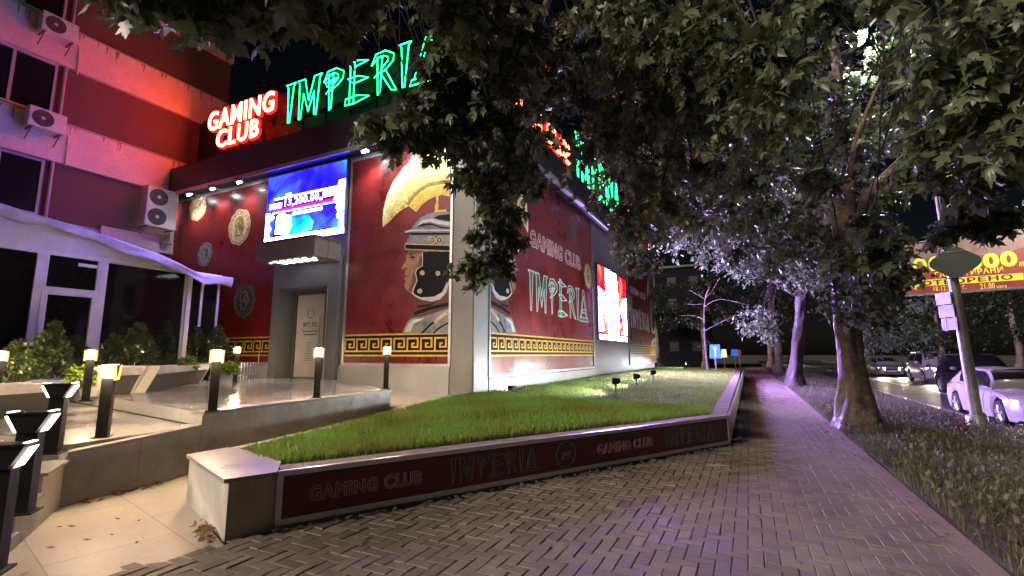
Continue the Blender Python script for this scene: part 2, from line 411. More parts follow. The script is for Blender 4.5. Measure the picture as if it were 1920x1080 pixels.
g = MB(); g.box(-400, 400, -150, 900, -1.2, -.47); tag(g.build('ground', 'earth'), kind='structure')
r_ = MB(); r_.add([(5.45, -30, ROADZ), (16, -30, ROADZ), (16, 400, ROADZ), (5.45, 400, ROADZ)], [(0, 1, 2, 3)])
tag(r_.build('road', 'asphalt'), kind='structure')
r_ = MB()
for k in range(-2, 24):
    r_.box(8.02, 8.14, k * 7, k * 7 + 4.2, ROADZ + .001, ROADZ + .005)
r_.box(5.62, 5.72, 10, 16.5, ROADZ + .001, ROADZ + .005)
tag(r_.build('road_markings', 'line_white'), kind='structure')
k_ = MB()
for y in np.arange(-20, 140, 1.0):
    k_.box(5.28, 5.45, y + .006, y + .994, -.47, -.23); k_.box(16, 16.17, y + .006, y + .994, -.47, -.23)
tag(k_.build('kerb', 'granite_cap'), kind='structure')
p_ = MB(); p_.add([(16.17, -30, -.25), (60, -30, -.25), (60, 300, -.25), (16.17, 300, -.25)], [(0, 1, 2, 3)])
tag(p_.build('far_pavement', 'earth'), kind='structure')
# verge: a low bank that falls to the kerb
def vz(x, y=0):
    t = min(max((x - 1.55) / 3.73, 0), 1); return .0 - .24 * t * t * (3 - 2 * t) + .05 * math.sin(math.pi * t) + .02 * math.sin(y * 1.3 + x * 2)
xs = np.linspace(1.5, 5.28, 14); ys = np.concatenate([np.arange(-6, 40, .5), np.arange(40, 301, 20)])
v_ = MB(); v_.add([(x, y, vz(x, y)) for y in ys for x in xs], [(j * 14 + i, j * 14 + i + 1, (j + 1) * 14 + i + 1, (j + 1) * 14 + i) for j in range(len(ys) - 1) for i in range(13)])
tag(v_.build('verge_ground', 'soil', smooth=True), kind='structure')

# ramp / terrace outlines
W2 = (-6.02, 2.38); W2B = (-6.15, 2.45); ST = (-6.12, 3.72); TR = (-6.48, 7.62)
LC, MC, SC, RC = (-5.13, 3.03), (-3.85, 2.60), (-3.72, 2.95), (-.38, 8.83)
# paved path: herringbone setts, each one bevelled
def inside(pt, poly):
    x, y = pt; c = False
    for i in range(len(poly)):
        x1, y1 = poly[i]; x2, y2 = poly[i - 1]
        if (y1 > y) != (y2 > y) and x < (x2 - x1) * (y - y1) / (y2 - y1) + x1: c = not c
    return c
PAVE = [(-4.35, 1.40), (-4.02, 2.0), (-3.82, 2.56), (-3.80, 2.60), (-3.66, 2.93), (-.33, 8.80), (-.36, 60), (1.31, 60), (1.31, .4), (-3.3, .4)]
pb = MB(); pb.add([(*p, -.012) for p in PAVE[::-1]], [tuple(range(len(PAVE)))])
pb.add([(-12, -8, -.016), (1.5, -8, -.016), (1.5, .5, -.016), (-12, .5, -.016)], [(0, 1, 2, 3)])
tag(pb.build('path_bed', 'paver_bed'), kind='structure')
pv = MB(); w = .105; gp = .0045; bv = .005
X0, Y0 = -4.4, .4
for m_ in range(-200, 200):
    for t in range(0, 640):
        for hb in (0, 1):
            i0 = (t + 4 * m_, t) if hb else (t + 2 + 4 * m_, t - 1)
            sx, sy = (2, 1) if hb else (1, 2)
            if not (0 <= i0[0] < 60): continue
            x0, y0 = X0 + i0[0] * w, Y0 + i0[1] * w
            if not inside((x0 + sx * w / 2, y0 + sy * w / 2), PAVE) and not (1.1 < x0 < 1.29 and y0 < 60): continue
            dz = random.gauss(0, .0018); a0, a1, b0, b1 = x0 + gp / 2, min(x0 + sx * w - gp / 2, 1.316), y0 + gp / 2, y0 + sy * w - gp / 2
            tx, ty = random.gauss(0, .0016), random.gauss(0, .0016)
            zz = lambda x, y: dz + tx * (1 if x > x0 + sx * w / 2 else -1) + ty * (1 if y > y0 + sy * w / 2 else -1)
            top = [(a0 + bv, b0 + bv), (a1 - bv, b0 + bv), (a1 - bv, b1 - bv), (a0 + bv, b1 - bv)]
            bot = [(a0, b0), (a1, b0), (a1, b1), (a0, b1)]
            pv.add([(x, y, zz(x, y)) for x, y in top] + [(x, y, zz(x, y) - bv) for x, y in bot] + [(x, y, -.0125) for x, y in bot],
                   [(0, 1, 2, 3)] + [(4 + i, 4 + (i + 1) % 4, (i + 1) % 4, i) for i in range(4)] + [(8 + i, 8 + (i + 1) % 4, 4 + (i + 1) % 4, 4 + i) for i in range(4)], random.random())
tag(pv.build('path', 'paver'), kind='structure')
kb = MB()
for j in range(130):
    kb.box(1.32, 1.49, .4 + j * .5 + .003, .9 + j * .5 - .003, -.1, .006 + random.gauss(0, .0015))
tag(kb.build('path_kerb', 'kerb_red'), kind='structure')

# ramp: level apron, then a slope up beside the terrace
def rz(y): return .03 + .45 * min(max((y - 3.4) / 5.2, 0), 1)
rp = MB()
left = [(-4.62, 1.30), (-5.4, 1.95), W2B, (-6.15, 3.4), (-6.2, 4.2), (-6.3, 5.8), (-6.46, 7.6), (-6.6, 8.7), (-6.6, CY)]
right = [(-4.17, 1.28), (-3.85, 1.92), (-3.7, 2.52), (-5.0, 3.0), (-5.22, 4.2), (-5.55, 5.8), (-5.9, 7.6), (-6.1, 8.7), (-6.1, CY)]
zs = [.0, .015, .03, .03, rz(4.2), rz(5.8), rz(7.6), rz(8.7), .48]
zr = [-.006, -.006, -.004, .02, rz(4.2), rz(5.8), rz(7.6), rz(8.7), .48]
rp.add([(*p, z) for p, z in zip(left, zs)] + [(*p, z) for p, z in zip(right, zr)], [(i, i + 9, i + 10, i + 1) for i in range(8)])
rp.add([(-6.45, 7.55, .44), (-6.45, CY, .48), (-10.2, CY, .70), (-10.2, 9.6, .70)], [(0, 1, 2, 3)][::-1])
tag(rp.build('ramp', 'ramp_stone'), kind='structure')
# terrace floors and steps
tf = MB()
up = [(-6.22, 3.74), (-6.56, 7.62), (-10.1, 9.72), (-10.1, 10.4), (-13.2, 10.4), (-13.2, CY), (-19, CY), (-19, 5.25), (-11.6, 4.55)]
tf.ext(up, .60, .765)
lo = [(-6.12, 2.44), (-6.22, 3.73), (-11.6, 4.54), (-19, 5.24), (-19, -3), (-9, -1.8)]
tf.ext(lo, -.2, .59)
tag(tf.build('terrace_floor', 'granite_floor'), kind='structure')
sd_ = (Vector((-4.7, 1.5)) - Vector((-6.12, 2.44))).normalized(); sn_ = Vector((sd_.y, -sd_.x)) * 1.0   # down the flight / away from the ramp
st = MB()
for i, (s0, s1, z) in enumerate(((.0, .62, .43), (.62, 1.15, .27), (1.15, 1.8, .11))):
    a = Vector((-6.12, 2.44)) + sd_ * s0; b = Vector((-6.12, 2.44)) + sd_ * s1
    q = [a, b, b + sn_ * 4.5, a + sn_ * 4.5]
    st.ext([tuple(p) for p in q], -.2, z); st.ext([tuple(p) for p in (a + sd_ * .012, b + sd_ * .02, b + sd_ * .02 + sn_ * 4.5, a + sd_ * .012 + sn_ * 4.5)], z, z + .022)
tag(st.build('terrace_steps', 'granite_floor'), kind='structure')

# retaining wall of the terrace (slabs and coping)
rw = empty('retaining_wall', (-6.2, 3.7, 0), 'low polished stone retaining wall with coping between the terrace and the ramp', 'wall')
wb = MB(); wc = MB()
def slabs(p, q, z0a, z0b, z1a, z1b, n, th=.12, out=0.):
    p, q = Vector(p), Vector(q); d = (q - p).normalized(); nn = Vector((d.y, -d.x))
    for i in range(n):
        a = p.lerp(q, i / n) + d * .002; b = p.lerp(q, (i + 1) / n) - d * .002
        f = lambda t, u, v: u + (v - u) * t
        za0, zb0, za1, zb1 = f(i / n, z0a, z0b), f((i + 1) / n, z0a, z0b), f(i / n, z1a, z1b), f((i + 1) / n, z1a, z1b)
        o = nn * (out + random.gauss(0, .0008)); k = -nn * th
        wb.add([(*(a + o), za0), (*(b + o), zb0), (*(b + k), zb0), (*(a + k), za0), (*(a + o), za1), (*(b + o), zb1), (*(b + k), zb1), (*(a + k), za1)],
               [(3, 2, 1, 0), (4, 5, 6, 7), (0, 1, 5, 4), (1, 2, 6, 5), (2, 3, 7, 6), (3, 0, 4, 7)])
def cope(p, q, za, zb, w0=.03, w1=.20, h=.035):
    p, q = Vector(p), Vector(q); d = (q - p).normalized(); nn = Vector((d.y, -d.x)); a, b = p + nn * w0, q + nn * w0; c, e = q - nn * w1, p - nn * w1
    wc.prism([(*a, za), (*b, zb), (*c, zb), (*e, za)], [(*a, za + h), (*b, zb + h), (*c, zb + h), (*e, za + h)])
slabs(W2, ST, -.05, -.02, .50, .585, 2); cope(W2, ST, .50, .585)
slabs(ST, TR, -.02, .30, .735, .735, 5); cope(ST, TR, .735, .735)
slabs(TR, (-10.1, 9.72), .30, .60, .735, .735, 4); cope(TR, (-10.1, 9.72), .735, .735)
e2 = Vector(W2) + sd_ * 2.2
for s0, s1, z in ((0, .62, .44), (.62, 1.15, .28), (1.15, 2.2, .12)):
    a = Vector(W2) + sd_ * s0; b = Vector(W2) + sd_ * s1
    slabs(tuple(b), tuple(a), -.05, -.05, z, z, 1, out=.0); cope(tuple(b), tuple(a), z, z, h=.025)
wb.build('slab_facing', 'granite_wall', rw); wc.build('coping', 'granite_cap', rw)

# ================================================================ planter wall along the path, with its sign
pw = empty('planter_wall', (MC[0], MC[1], 0), 'raised lawn planter wall of pale stone with a long dark red sign facing the path', 'planter')
b_ = MB(); c_ = MB(); fr_ = MB()
def wallseg(mb, p, q, z0, z1, th, out=0):
    p, q = Vector(p), Vector(q); d = (q - p).normalized(); nn = Vector((d.y, -d.x)); a, b, c, e = p + nn * out, q + nn * out, q - nn * th, p - nn * th
    mb.ext([tuple(a), tuple(b), tuple(c), tuple(e)], z0, z1)
zt = .445
b_.ext([LC, MC, SC, (-4.02, 3.16), (-4.95, 3.42)], -.05, zt)
FARP = (-.50, 34.0)
wallseg(b_, SC, RC, -.05, zt, .22); wallseg(b_, (RC[0], RC[1] + .01), FARP, -.05, zt, .22)
wallseg(b_, (-5.02, 3.43), LC, -.05, zt, .1); wallseg(b_, (-6.05, 8.9), (-5.13, 3.05), -.05, zt + .01, .12); wallseg(b_, (-6.0, CY - .02), (-6.05, 8.9), .3, zt + .06, .12)
b_.build('wall_core', 'planter_stone', pw)
c_.ext([(LC[0] - .03, LC[1] - .02), (MC[0] - .01, MC[1] - .035), (SC[0] + .02, SC[1] - .03), (-4.03, 3.22), (-4.93, 3.45), (-5.14, 3.42)], zt, zt + .032)
c_.build('coping_slab', 'granite_cap', pw)
c_ = MB(); n = 34
for i in range(n):
    a0, a1 = .03 + i * SL / n, .03 + (i + 1) * SL / n - .006
    FS.rect(c_, a0, a1, zt, zt + .028 + random.gauss(0, .001), -.24, -.012)
q = Vector(RC)
for i in range(110):
    y0 = RC[1] + .05 + i * .225
    c_.box(RC[0] - .27 - i * .001, RC[0] - .015 - i * .001, y0, y0 + .219, zt, zt + .028 + random.gauss(0, .001))
c_.build('sett_coping', 'paver', pw)
sp = MB(); FS.rect(sp, .03, SL - .02, .075, zt - .01, .004, .016); sign = sp.build('sign_panel', 'sign_red', pw)
FS.rect(fr_, .0, SL, zt - .012, zt + .034, -.01, .026); FS.rect(fr_, .0, SL, .03, .078, .0, .026); FS.rect(fr_, -.005, .045, .078, zt - .012, .0, .026); FS.rect(fr_, SL - .045, SL, .078, zt - .012, .0, .026)
fr_.box(RC[0] - .005, RC[0] + .022, RC[1] + .03, 33.8, zt - .012, zt + .034); fr_.box(RC[0] - .005, RC[0] + .02, RC[1] + .03, 33.8, .03, .07)
fr_.build('sign_frame', 'alu', pw)
sp = MB(); sp.box(RC[0] - .002, RC[0] + .012, RC[1] + .05, 33.7, .075, zt - .014); sp.build('side_panel', 'sign_red', pw)
def signline(word, pxs, sp_=False):
    (xa, yta, yba), (xb, ytb, ybb) = pxs
    a0, b1 = hit(FS, xa, yta); a0_, b0 = hit(FS, xa, yba); a1, _ = hit(FS, xb, ytb)
    return a0, a1, b0, b1
for px0, px1, ya, yb in ((580, 790, 898, 928), (1118, 1222, 822, 845)):
    a0, a1, b0, b1 = signline('', ((px0, ya, yb), (px1, ya, yb))); b0, b1 = .185, .315
    m_ = MB(); text(m_, FS, 'GAMING CLUB', a0, a1, b0, b1, .017, .03, 0, .01, .2); m_.build('red_lettering', 'pink_fill', sign)
    m_ = MB(); text(m_, FS, 'GAMING CLUB', a0, a1, b0, b1, .018, .03, .012, 0, .25); m_.build('lettering_outline', 'pink_line', sign)
for px0, px1 in ((842, 1008), (1248, 1340)):
    a0 = hit(FS, px0, 880)[0]; a1 = hit(FS, px1, 850)[0]; m_ = MB()
    for poly in spiky('IMPERIA', a0, a1, .135, .385): FS.strip(m_, poly, .016, .0185, .008)
    m_.build('green_lettering', 'green_line', sign)
m_ = MB(); ac = hit(FS, 1060, 848)[0]
circ = lambda r, n=28, cx=ac, cy=.255: [(cx + r * math.cos(2 * math.pi * k / n), cy + r * math.sin(2 * math.pi * k / n)) for k in range(n)]
FS.strip(m_, circ(.15), .016, .0185, .012)
FS.poly(m_, [(ac - .07, .23), (ac - .05, .29), (ac + .0, .275), (ac + .06, .29), (ac + .08, .25), (ac + .05, .24), (ac + .055, .2), (ac + .03, .23), (ac - .03, .235), (ac - .05, .2)], .016, .0185)
FS.strip(m_, [(ac - .10, .2), (ac + .1, .2)], .016, .0185, .01, False)
m_.build('emblem', 'green_line', sign)

# lawn soil
lw = [(-4.95, 3.43), (-4.05, 3.2), (-.66, 8.95), (-.80, 36), (-5.9, 36), (-5.92, CY), (-5.95, 8.9)]
def lz(x, y): return .43 + .10 * min(max((y - 3.2) / 7, 0), 1) * min(max((-x - .6) / 3.5, 0), 1)
gy = np.linspace(3.2, 36, 60)
m_ = MB()
def lawn_x(y):
    xs = []
    for i in range(len(lw)):
        (x1, y1), (x2, y2) = lw[i], lw[i - 1]
        if (y1 > y) != (y2 > y): xs.append((x2 - x1) * (y - y1) / (y2 - y1) + x1)
    return (min(xs), max(xs)) if len(xs) > 1 else None
rows = [(y, lawn_x(y)) for y in np.concatenate([np.linspace(3.21, 10, 40), np.linspace(10.3, 35.9, 40)])]; rows = [r for r in rows if r[1]]
m_.add([(x0 + (x1 - x0) * k / 8, y, lz(x0 + (x1 - x0) * k / 8, y)) for y, (x0, x1) in rows for k in range(9)],
       [(j * 9 + k, j * 9 + k + 1, (j + 1) * 9 + k + 1, (j + 1) * 9 + k) for j in range(len(rows) - 1) for k in range(8)])
tag(m_.build('lawn', 'soil', smooth=True), kind='structure')

# ================================================================ grass
def blades(name, P, h0, h1, w0, w1, m, lean=.35, curl=.5):
    n = len(P); h = rng.uniform(h0, h1, n); wd = rng.uniform(w0, w1, n); az = rng.uniform(0, 2 * np.pi, n); az2 = rng.uniform(0, 2 * np.pi, n)
    sx = np.stack([np.cos(az), np.sin(az), 0 * az], 1) * (wd / 2)[:, None]
    ln = np.abs(rng.normal(0, lean, n)); dr = np.stack([np.cos(az2), np.sin(az2), 0 * az], 1)
    mid = P + dr * (h * ln * .35)[:, None] + np.array([0, 0, 1.]) * (h * .6)[:, None]
    tip = P + dr * (h * ln * (1 + curl))[:, None] + np.array([0, 0, 1.]) * (h * np.clip(1 - ln * .35, .35, 1))[:, None]
    V = np.stack([P - sx, P + sx, mid - sx * .8, mid + sx * .8, tip], 1).reshape(-1, 3)
    b = np.arange(n)[:, None] * 5
    Fc = np.concatenate([b + [0, 1, 3], b + [0, 3, 2], b + [2, 3, 4]], 1).reshape(-1, 3)
    return np_mesh(name, V, Fc, m, var=np.repeat(rng.random(n) * .6 + .4 * (np.sin(P[:, 0] * 3) * np.cos(P[:, 1] * 2.3) * .5 + .5), 3))
def scatter(n, x0, x1, y0, y1, test, z):
    P = np.stack([rng.uniform(x0, x1, n), rng.uniform(y0, y1, n)], 1)
    P = np.array([p for p in P if test(p)]); return np.concatenate([P, np.array([[z(p[0], p[1])] for p in P]) - .01], 1)
P1 = scatter(150000, -6, -.5, 3.2, 10, lambda p: inside(p, lw), lz)
P1 = P1[(np.sin(P1[:, 0] * 4.1 + np.sin(P1[:, 1] * 2.7) * 2) * np.sin(P1[:, 1] * 3.3 + P1[:, 0]) > -.75) | (rng.random(len(P1)) < .35)]
P1 = P1[rng.random(len(P1)) < np.clip(1.2 - (P1[:, 1] - 3) * .06, .5, 1)]
P2 = scatter(70000, -6, -.6, 10, 36, lambda p: inside(p, lw), lz)
tag(blades('lawn_grass', np.concatenate([P1, P2]), .05, .125, .005, .011, 'lawn'), 'bright green cut grass growing on the raised lawn', 'grass', kind='stuff')
P3 = scatter(46000, 1.52, 5.27, 2.5, 14, lambda p: True, vz); P4 = scatter(32000, 1.52, 5.27, 14, 60, lambda p: True, vz)
P3 = P3[rng.random(len(P3)) < .35 + .65 * (np.sin(P3[:, 0] * 2.1 + 1) * np.sin(P3[:, 1] * 1.1 + P3[:, 0]) > -.35)]
tag(blades('verge_grass', np.concatenate([P3, P4]), .05, .19, .006, .014, 'dry_grass', .8, .8), 'unkempt straw coloured grass on the verge between path and road', 'grass', kind='stuff')
# broad seed heads and weeds of the verge
P5 = scatter(5000, 1.55, 5.2, 2.5, 16, lambda p: True, vz); P5[:, 2] += rng.uniform(.05, .2, len(P5))
tag(blades('verge_weeds', P5, .03, .09, .018, .04, 'dry_grass', 1.0, 1.0), 'pale seed heads and broad weeds in the verge grass', 'weeds', kind='stuff')
# fallen leaves by the planter corner and ramp
def litter(name, P, s0, s1, m, label):
    n = len(P); az = rng.uniform(0, 6.28, n); s = rng.uniform(s0, s1, n); t = rng.normal(0, .35, (n, 2))
    u = np.stack([np.cos(az), np.sin(az), t[:, 0]], 1) * s[:, None]; v = np.stack([-np.sin(az), np.cos(az), t[:, 1]], 1) * (s * .6)[:, None]
    V = np.stack([P - u, P - v, P + u, P + v], 1).reshape(-1, 3); V[:, 2] = np.maximum(V[:, 2], np.repeat(P[:, 2], 4) - .004)
    b = np.arange(n)[:, None] * 4
    tag(np_mesh(name, V, np.concatenate([b + [0, 1, 2], b + [0, 2, 3]], 1).reshape(-1, 3), m, var=np.repeat(rng.random(n), 2)), label, 'leaves', kind='stuff')
def along(p, q, n, sp, z): 
    t = rng.random(n)[:, None]; P = np.array(p)[None] * (1 - t) + np.array(q)[None] * t + rng.normal(0, sp, (n, 2)); return np.concatenate([P, np.full((n, 1), z)], 1)
litter('leaf_litter', np.concatenate([along((-4.35, 2.72), (-3.9, 2.5), 120, .035, .03), along((-5.95, 2.75), (-6.05, 3.25), 60, .05, .045), along((-6.05, 2.55), (-5.9, 2.6), 20, .05, .04), along((-5.5, 1.9), (-4.3, 2.2), 14, .25, .035)]), .012, .035, 'dead_leaf', 'brown fallen leaves gathered at the planter corner and along the ramp')
P6 = np.stack([rng.uniform(-3, 1.4, 160), rng.uniform(2.5, 22, 160), np.full(160, .012)], 1); P6 = P6[[inside((p[0], p[1]), PAVE) for p in P6]]
P6 = np.concatenate([P6, np.array([[p[0], p[1], p[2] + .06] for p in P2[::900]] + [[p[0], p[1], p[2] + .07] for p in P1[::1500]])])
fp = rng.random(170); P7 = np.stack([SC[0] + (RC[0] - SC[0]) * fp + np.abs(rng.normal(0, .06, 170)) * .87 + .03, SC[1] + (RC[1] - SC[1]) * fp - np.abs(rng.normal(0, .06, 170)) * .49 - .02, np.full(170, .012)], 1); P8 = np.stack([1.33 + rng.normal(0, .07, 260), rng.uniform(2.5, 30, 260), np.full(260, .014)], 1)
P6 = np.concatenate([P6, P7, P8])
litter('scattered_leaves', P6, .015, .04, 'bark', 'a few dark dry leaves scattered over the paved path')

# ================================================================ casino building
HL = lambda px, py: hit(FL, px, py)
HR = lambda px, py: hit(FR, px, py)
cas = empty('gaming_hall', (CX, CY, .45), 'flat roofed gaming hall with dark red Roman soldier murals and a grey door portal', 'building')
TOPZ = 7.3
m_ = MB()
m_.box(-19.2, -12.9, CY + .02, 10.6, -.2, TOPZ); m_.box(-10.6, CX - .02, CY + .02, 10.6, -.2, TOPZ); m_.box(-12.9, -10.6, CY + .02, 10.6, 3.5, TOPZ)
m_.build('left_wall', 'cladding', cas)
m_ = MB(); m_.box(-19.2, CX - .02, 10.6, 34.2, -.2, TOPZ); m_.build('right_wall', 'fascia', cas)
m_ = MB(); m_.box(-6.62, CX, CY - .03, CY + .02, -.2, TOPZ); m_.box(CX - .02, CX + .001, CY + .0201, 10.6, -.2, TOPZ); m_.build('corner_pillar', 'cladding', cas)
m_ = MB(); m_.box(CX - .021, CX + .03, CY - .03, HR(915, 700)[0] - .02, -.2, TOPZ); m_.build('corner_trim', 'cladding_pale', cas)
m_ = MB(); m_.box(-10.35, -6.63, CY - .05, CY + .018, -.2, 1.17); m_.box(-19.2, -13.15, CY - .05, CY + .018, -.2, 1.17)
m_.box(CX - .018, CX + .05, HR(915, 700)[0] - .02, 34.2, -.2, .86)
m_.build('plinth', 'cladding_pale', cas)
m_ = MB(); m_.box(-19.6, -19.15, CY - .06, CY + .015, .3, TOPZ); m_.build('end_pier', 'cladding_pale', cas)
# overhanging fascia and the dark parapet that carries the roof signs
m_ = MB()
m_.box(-19.25, CX + .38, CY - .38, CY + .6, TOPZ, 8.35); m_.box(CX - .6, CX + .38, CY + .6, 34.5, TOPZ, 8.35)
m_.build('fascia', 'fascia', cas)
m_ = MB(); m_.box(-19.2, CX - .3, CY + .62, CY + .8, 8.0, 10.7); m_.box(CX - .95, CX - .7, CY + .8, 34.4, 8.0, 10.7); m_.box(-19.2, CX - .3, CY + .8, 34.3, TOPZ, 8.2)
m_.build('parapet', 'parapet', cas)
m_ = MB(); m_.box(-19.2, CX + .40, CY - .40, CY - .36, TOPZ - .03, TOPZ + .10); m_.box(CX + .36, CX + .40, CY - .36, 34.5, TOPZ - .03, TOPZ + .10); m_.build('fascia_trim', 'alu', cas)

# ---- portal and door
po = MB()
zf = .765
po.box(-13.12, -12.80, CY - .16, CY + .4, zf, 4.32); po.box(-10.74, -10.38, CY - .16, CY + .4, zf, 4.32); po.box(-12.80, -10.74, CY - .16, CY + .4, 3.45, 4.32)
portal = po.build('door_portal', 'portal_grey', cas)
po = MB(); po.box(-12.80, -10.74, CY + .44, CY + .50, zf, 3.45); po.box(-10.86, -10.742, CY - .1, CY + .44, zf, 3.445); po.build('recess_lining', 'cladding_pale', portal)
dr = MB(); dr.box(-12.60, -11.42, CY + .36, CY + .42, zf + .03, 3.30); door = dr.build('entrance_door', 'door_pale', cas)
dr = MB(); dr.box(-12.72, -12.62, CY + .33, CY + .43, zf, 3.40); dr.box(-12.62, -11.0, CY + .33, CY + .43, 3.31, 3.40); dr.box(-11.40, -11.30, CY + .33, CY + .43, zf, 3.31); dr.box(-11.08, -10.98, CY + .33, CY + .43, zf, 3.31); dr.build('door_frame', 'alu_dark', door)
dr = MB(); dr.box(-11.30, -11.08, CY + .37, CY + .39, zf + .05, 3.31); dr.build('side_glass', 'glass_dark', door)
dr = MB(); dr.tube([(-11.5, CY + .29, 1.5), (-11.5, CY + .27, 1.6), (-11.5, CY + .27, 2.5), (-11.5, CY + .29, 2.6)], .018, 8); dr.build('handle', 'alu', door)
FD = Frame((0, CY + .36), (1, 0)); ink = MB()
for poly in spiky('IMPERIA', -12.33, -11.68, 2.30, 2.45): FD.poly(ink, poly, .0, .004)
cx_, cy_ = -12.0, 2.72
for k in range(16):
    a = 2 * math.pi * k / 16
    if abs(a - math.pi / 2) < .3: continue
    u, v = cx_ + .14 * math.cos(a), cy_ + .14 * math.sin(a); tx, ty = -math.sin(a), math.cos(a)
    FD.poly(ink, [(u - tx * .03, v - ty * .03), (u + math.cos(a) * .018, v + math.sin(a) * .018), (u + tx * .03, v + ty * .03), (u - math.cos(a) * .018, v - math.sin(a) * .018)], 0, .004)
for z, wd, h in ((2.15, .62, .045), (2.05, .50, .045)): 
    x = -12.0 - wd / 2
    while x < -12.0 + wd / 2: l = random.uniform(.02, .05); FD.rect(ink, x, x + l, z, z + h, 0, .003); x += l + .012
for i in range(11):
    wd = (.30, .22, .34, .16)[i % 4]; x = -12.0 - wd / 2
    while x < -12.0 + wd / 2: l = random.uniform(.01, .03); FD.rect(ink, x, x + l, 1.83 - i * .055, 1.845 - i * .055, 0, .003); x += l + .009
ink.build('lettering', 'door_ink', door)
# canopy box over the door
cf = onX(590, 478, -10.30).y; cf = max(min(cf, CY - .9), CY - 2.2)
FC = Frame((0, cf), (1, 0)); ca0 = hit(FC, 481, 470)[0]; ca1 = hit(FC, 590, 460)[0]; czb, czt = hit(FC, 590, 478)[1], hit(FC, 590, 440)[1]
m_ = MB(); m_.box(ca0, ca1, cf, CY - .17, czb, czt); can = m_.build('entrance_canopy', 'cladding', cas)
m_ = MB(); m_.box(ca0 - .012, ca1 + .012, cf - .012, cf - .001, czt - .05, czt + .02); m_.box(ca1 + .001, ca1 + .014, cf - .012, CY - .17, czt - .05, czt + .02); m_.box(ca1 + .001, ca1 + .008, (cf + CY - .17) / 2 - .012, (cf + CY - .17) / 2 + .012, czb, czt - .05); m_.build('canopy_trim', 'alu_dark', can)
for k in range(7):
    x = ca0 + .3 + k * (ca1 - ca0 - .6) / 6; m_ = MB(); FK = Frame((x, cf + .28), (1, 0))
    if k in (0, 6): m_.ext([(x - .05, cf + .25), (x + .05, cf + .2), (x + .05, cf + .3)], czb - .014, czb - .002)
    else:
        m_.ext([(x - .06, cf + .14), (x - .02, cf + .12), (x + .05, cf + .52), (x + .01, cf + .54)], czb - .014, czb - .002)
        for q in (0, .13, .26): m_.ext([(x - .02 + q * .2, cf + .15 + q * 1.3), (x + .12 + q * .2, cf + .12 + q * 1.3), (x + .12 + q * .2, cf + .17 + q * 1.3), (x - .02 + q * .2, cf + .20 + q * 1.3)], czb - .013, czb - .003)
    m_.build('soffit_reflection', 'reflection_glow' if 'reflection_glow' in MATS else glow('reflection_glow', (.92, .96, 1), 3.5), can)  # glowing shapes stand for downlight reflections under the canopy

# ---- murals
def greek(mb, fr, a0, a1, b0, b1, d):
    """key meander of rectangles"""
    h = b1 - b0; n = max(1, round((a1 - a0) / (h * 1.15))); p = (a1 - a0) / n; t = h * .125
    for i in range(n):
        x = a0 + i * p; q = lambda u0, u1, v0, v1: fr.rect(mb, x + u0 * p, x + u1 * p, b0 + v0 * h, b0 + v1 * h, d, d + .0022 + random.random() * .0006)
        q(.0, .12, .0, 1.0); q(.12, .88, .88, 1.0); q(.76, .88, .28, .88); q(.36, .76, .28, .40); q(.36, .48, .40, .64); q(.12, .2, .0, .12); q(.48, .60, .53, .64); q(.2, 1.0, .0, .12)
def band(fr, a0, a1, b0, b1, parent, d=.034):
    m_ = MB(); fr.rect(m_, a0, a1, b0, b1, d, d + .002); bd = m_.build('key_band', 'mural_black', parent)
    h = b1 - b0; m_ = MB(); fr.rect(m_, a0, a1, b0, b0 + h * .075, d + .002, d + .0045); fr.rect(m_, a0, a1, b1 - h * .075, b1, d + .002, d + .0045)
    greek(m_, fr, a0, a1, b0 + h * .19, b1 - h * .19, d + .002); m_.build('key_pattern', 'gold', bd)
def C8(x, y): return HL(640 + x / 4.5, 260 + y / 4.5)
def C3(x, y): return HL(480 + x / 2.3476, 260 + y / 2.3476)
UR = HL(845.5, 500)[0]
def U(pts): return [(UR - a, b) for a, b in pts]
crest_out = [(360, 750), (357, 690), (364, 600), (395, 480), (445, 370), (520, 265), (620, 165), (720, 105), (830, 60), (924, 30)]
crest_in = [(924, 385), (850, 385), (750, 408), (680, 450), (620, 508), (580, 570), (520, 602), (470, 642), (420, 695)]
ART = []   # (name, material, layer, polygon in (distance from the corner, height))
ART.append(('crest', 'crest', 0, U([C8(*p) for p in crest_out + crest_in])))
ART.append(('crest_edge', 'crest_pale', 1, U([C8(*p) for p in crest_out + [(924, 130), (830, 160), (740, 205), (650, 268), (560, 358), (500, 455), (450, 570), (410, 660)]])))
ART.append(('crest_root', 'crest_root', 1, U([C8(*p) for p in [(924, 385), (850, 385), (750, 408), (680, 450), (620, 508), (580, 570), (560, 560), (600, 490), (665, 425), (740, 380), (850, 355), (924, 352)]])))
ART.append(('crest_plate', 'gold_light', 1, U([C8(*p) for p in [(578, 572), (620, 510), (680, 452), (750, 410), (850, 388), (924, 388), (924, 492), (860, 478), (800, 490), (740, 520), (690, 560), (640, 622)]])))
ART.append(('crest_plate_face', 'gold', 2, U([C8(*p) for p in [(592, 572), (628, 520), (686, 464), (754, 424), (850, 402), (924, 402), (924, 478), (860, 464), (798, 476), (732, 508), (680, 550), (640, 604)]])))
ART.append(('crest_post', 'gold', 1, U([C8(*p) for p in [(806, 484), (830, 484), (824, 540), (832, 570), (820, 605), (895, 600), (895, 628), (788, 630), (800, 605), (798, 570), (812, 540)]])))
ART.append(('helmet', 'steel_paint', 1, U([C8(*p) for p in [(545, 782), (600, 768), (630, 718), (680, 668), (740, 638), (800, 624), (924, 618), (924, 770), (924, 798), (600, 800)]])))
ART.append(('helmet_shadow', 'steel_dark', 2, U([C8(*p) for p in [(790, 670), (830, 650), (924, 640), (924, 700), (860, 690)]])))
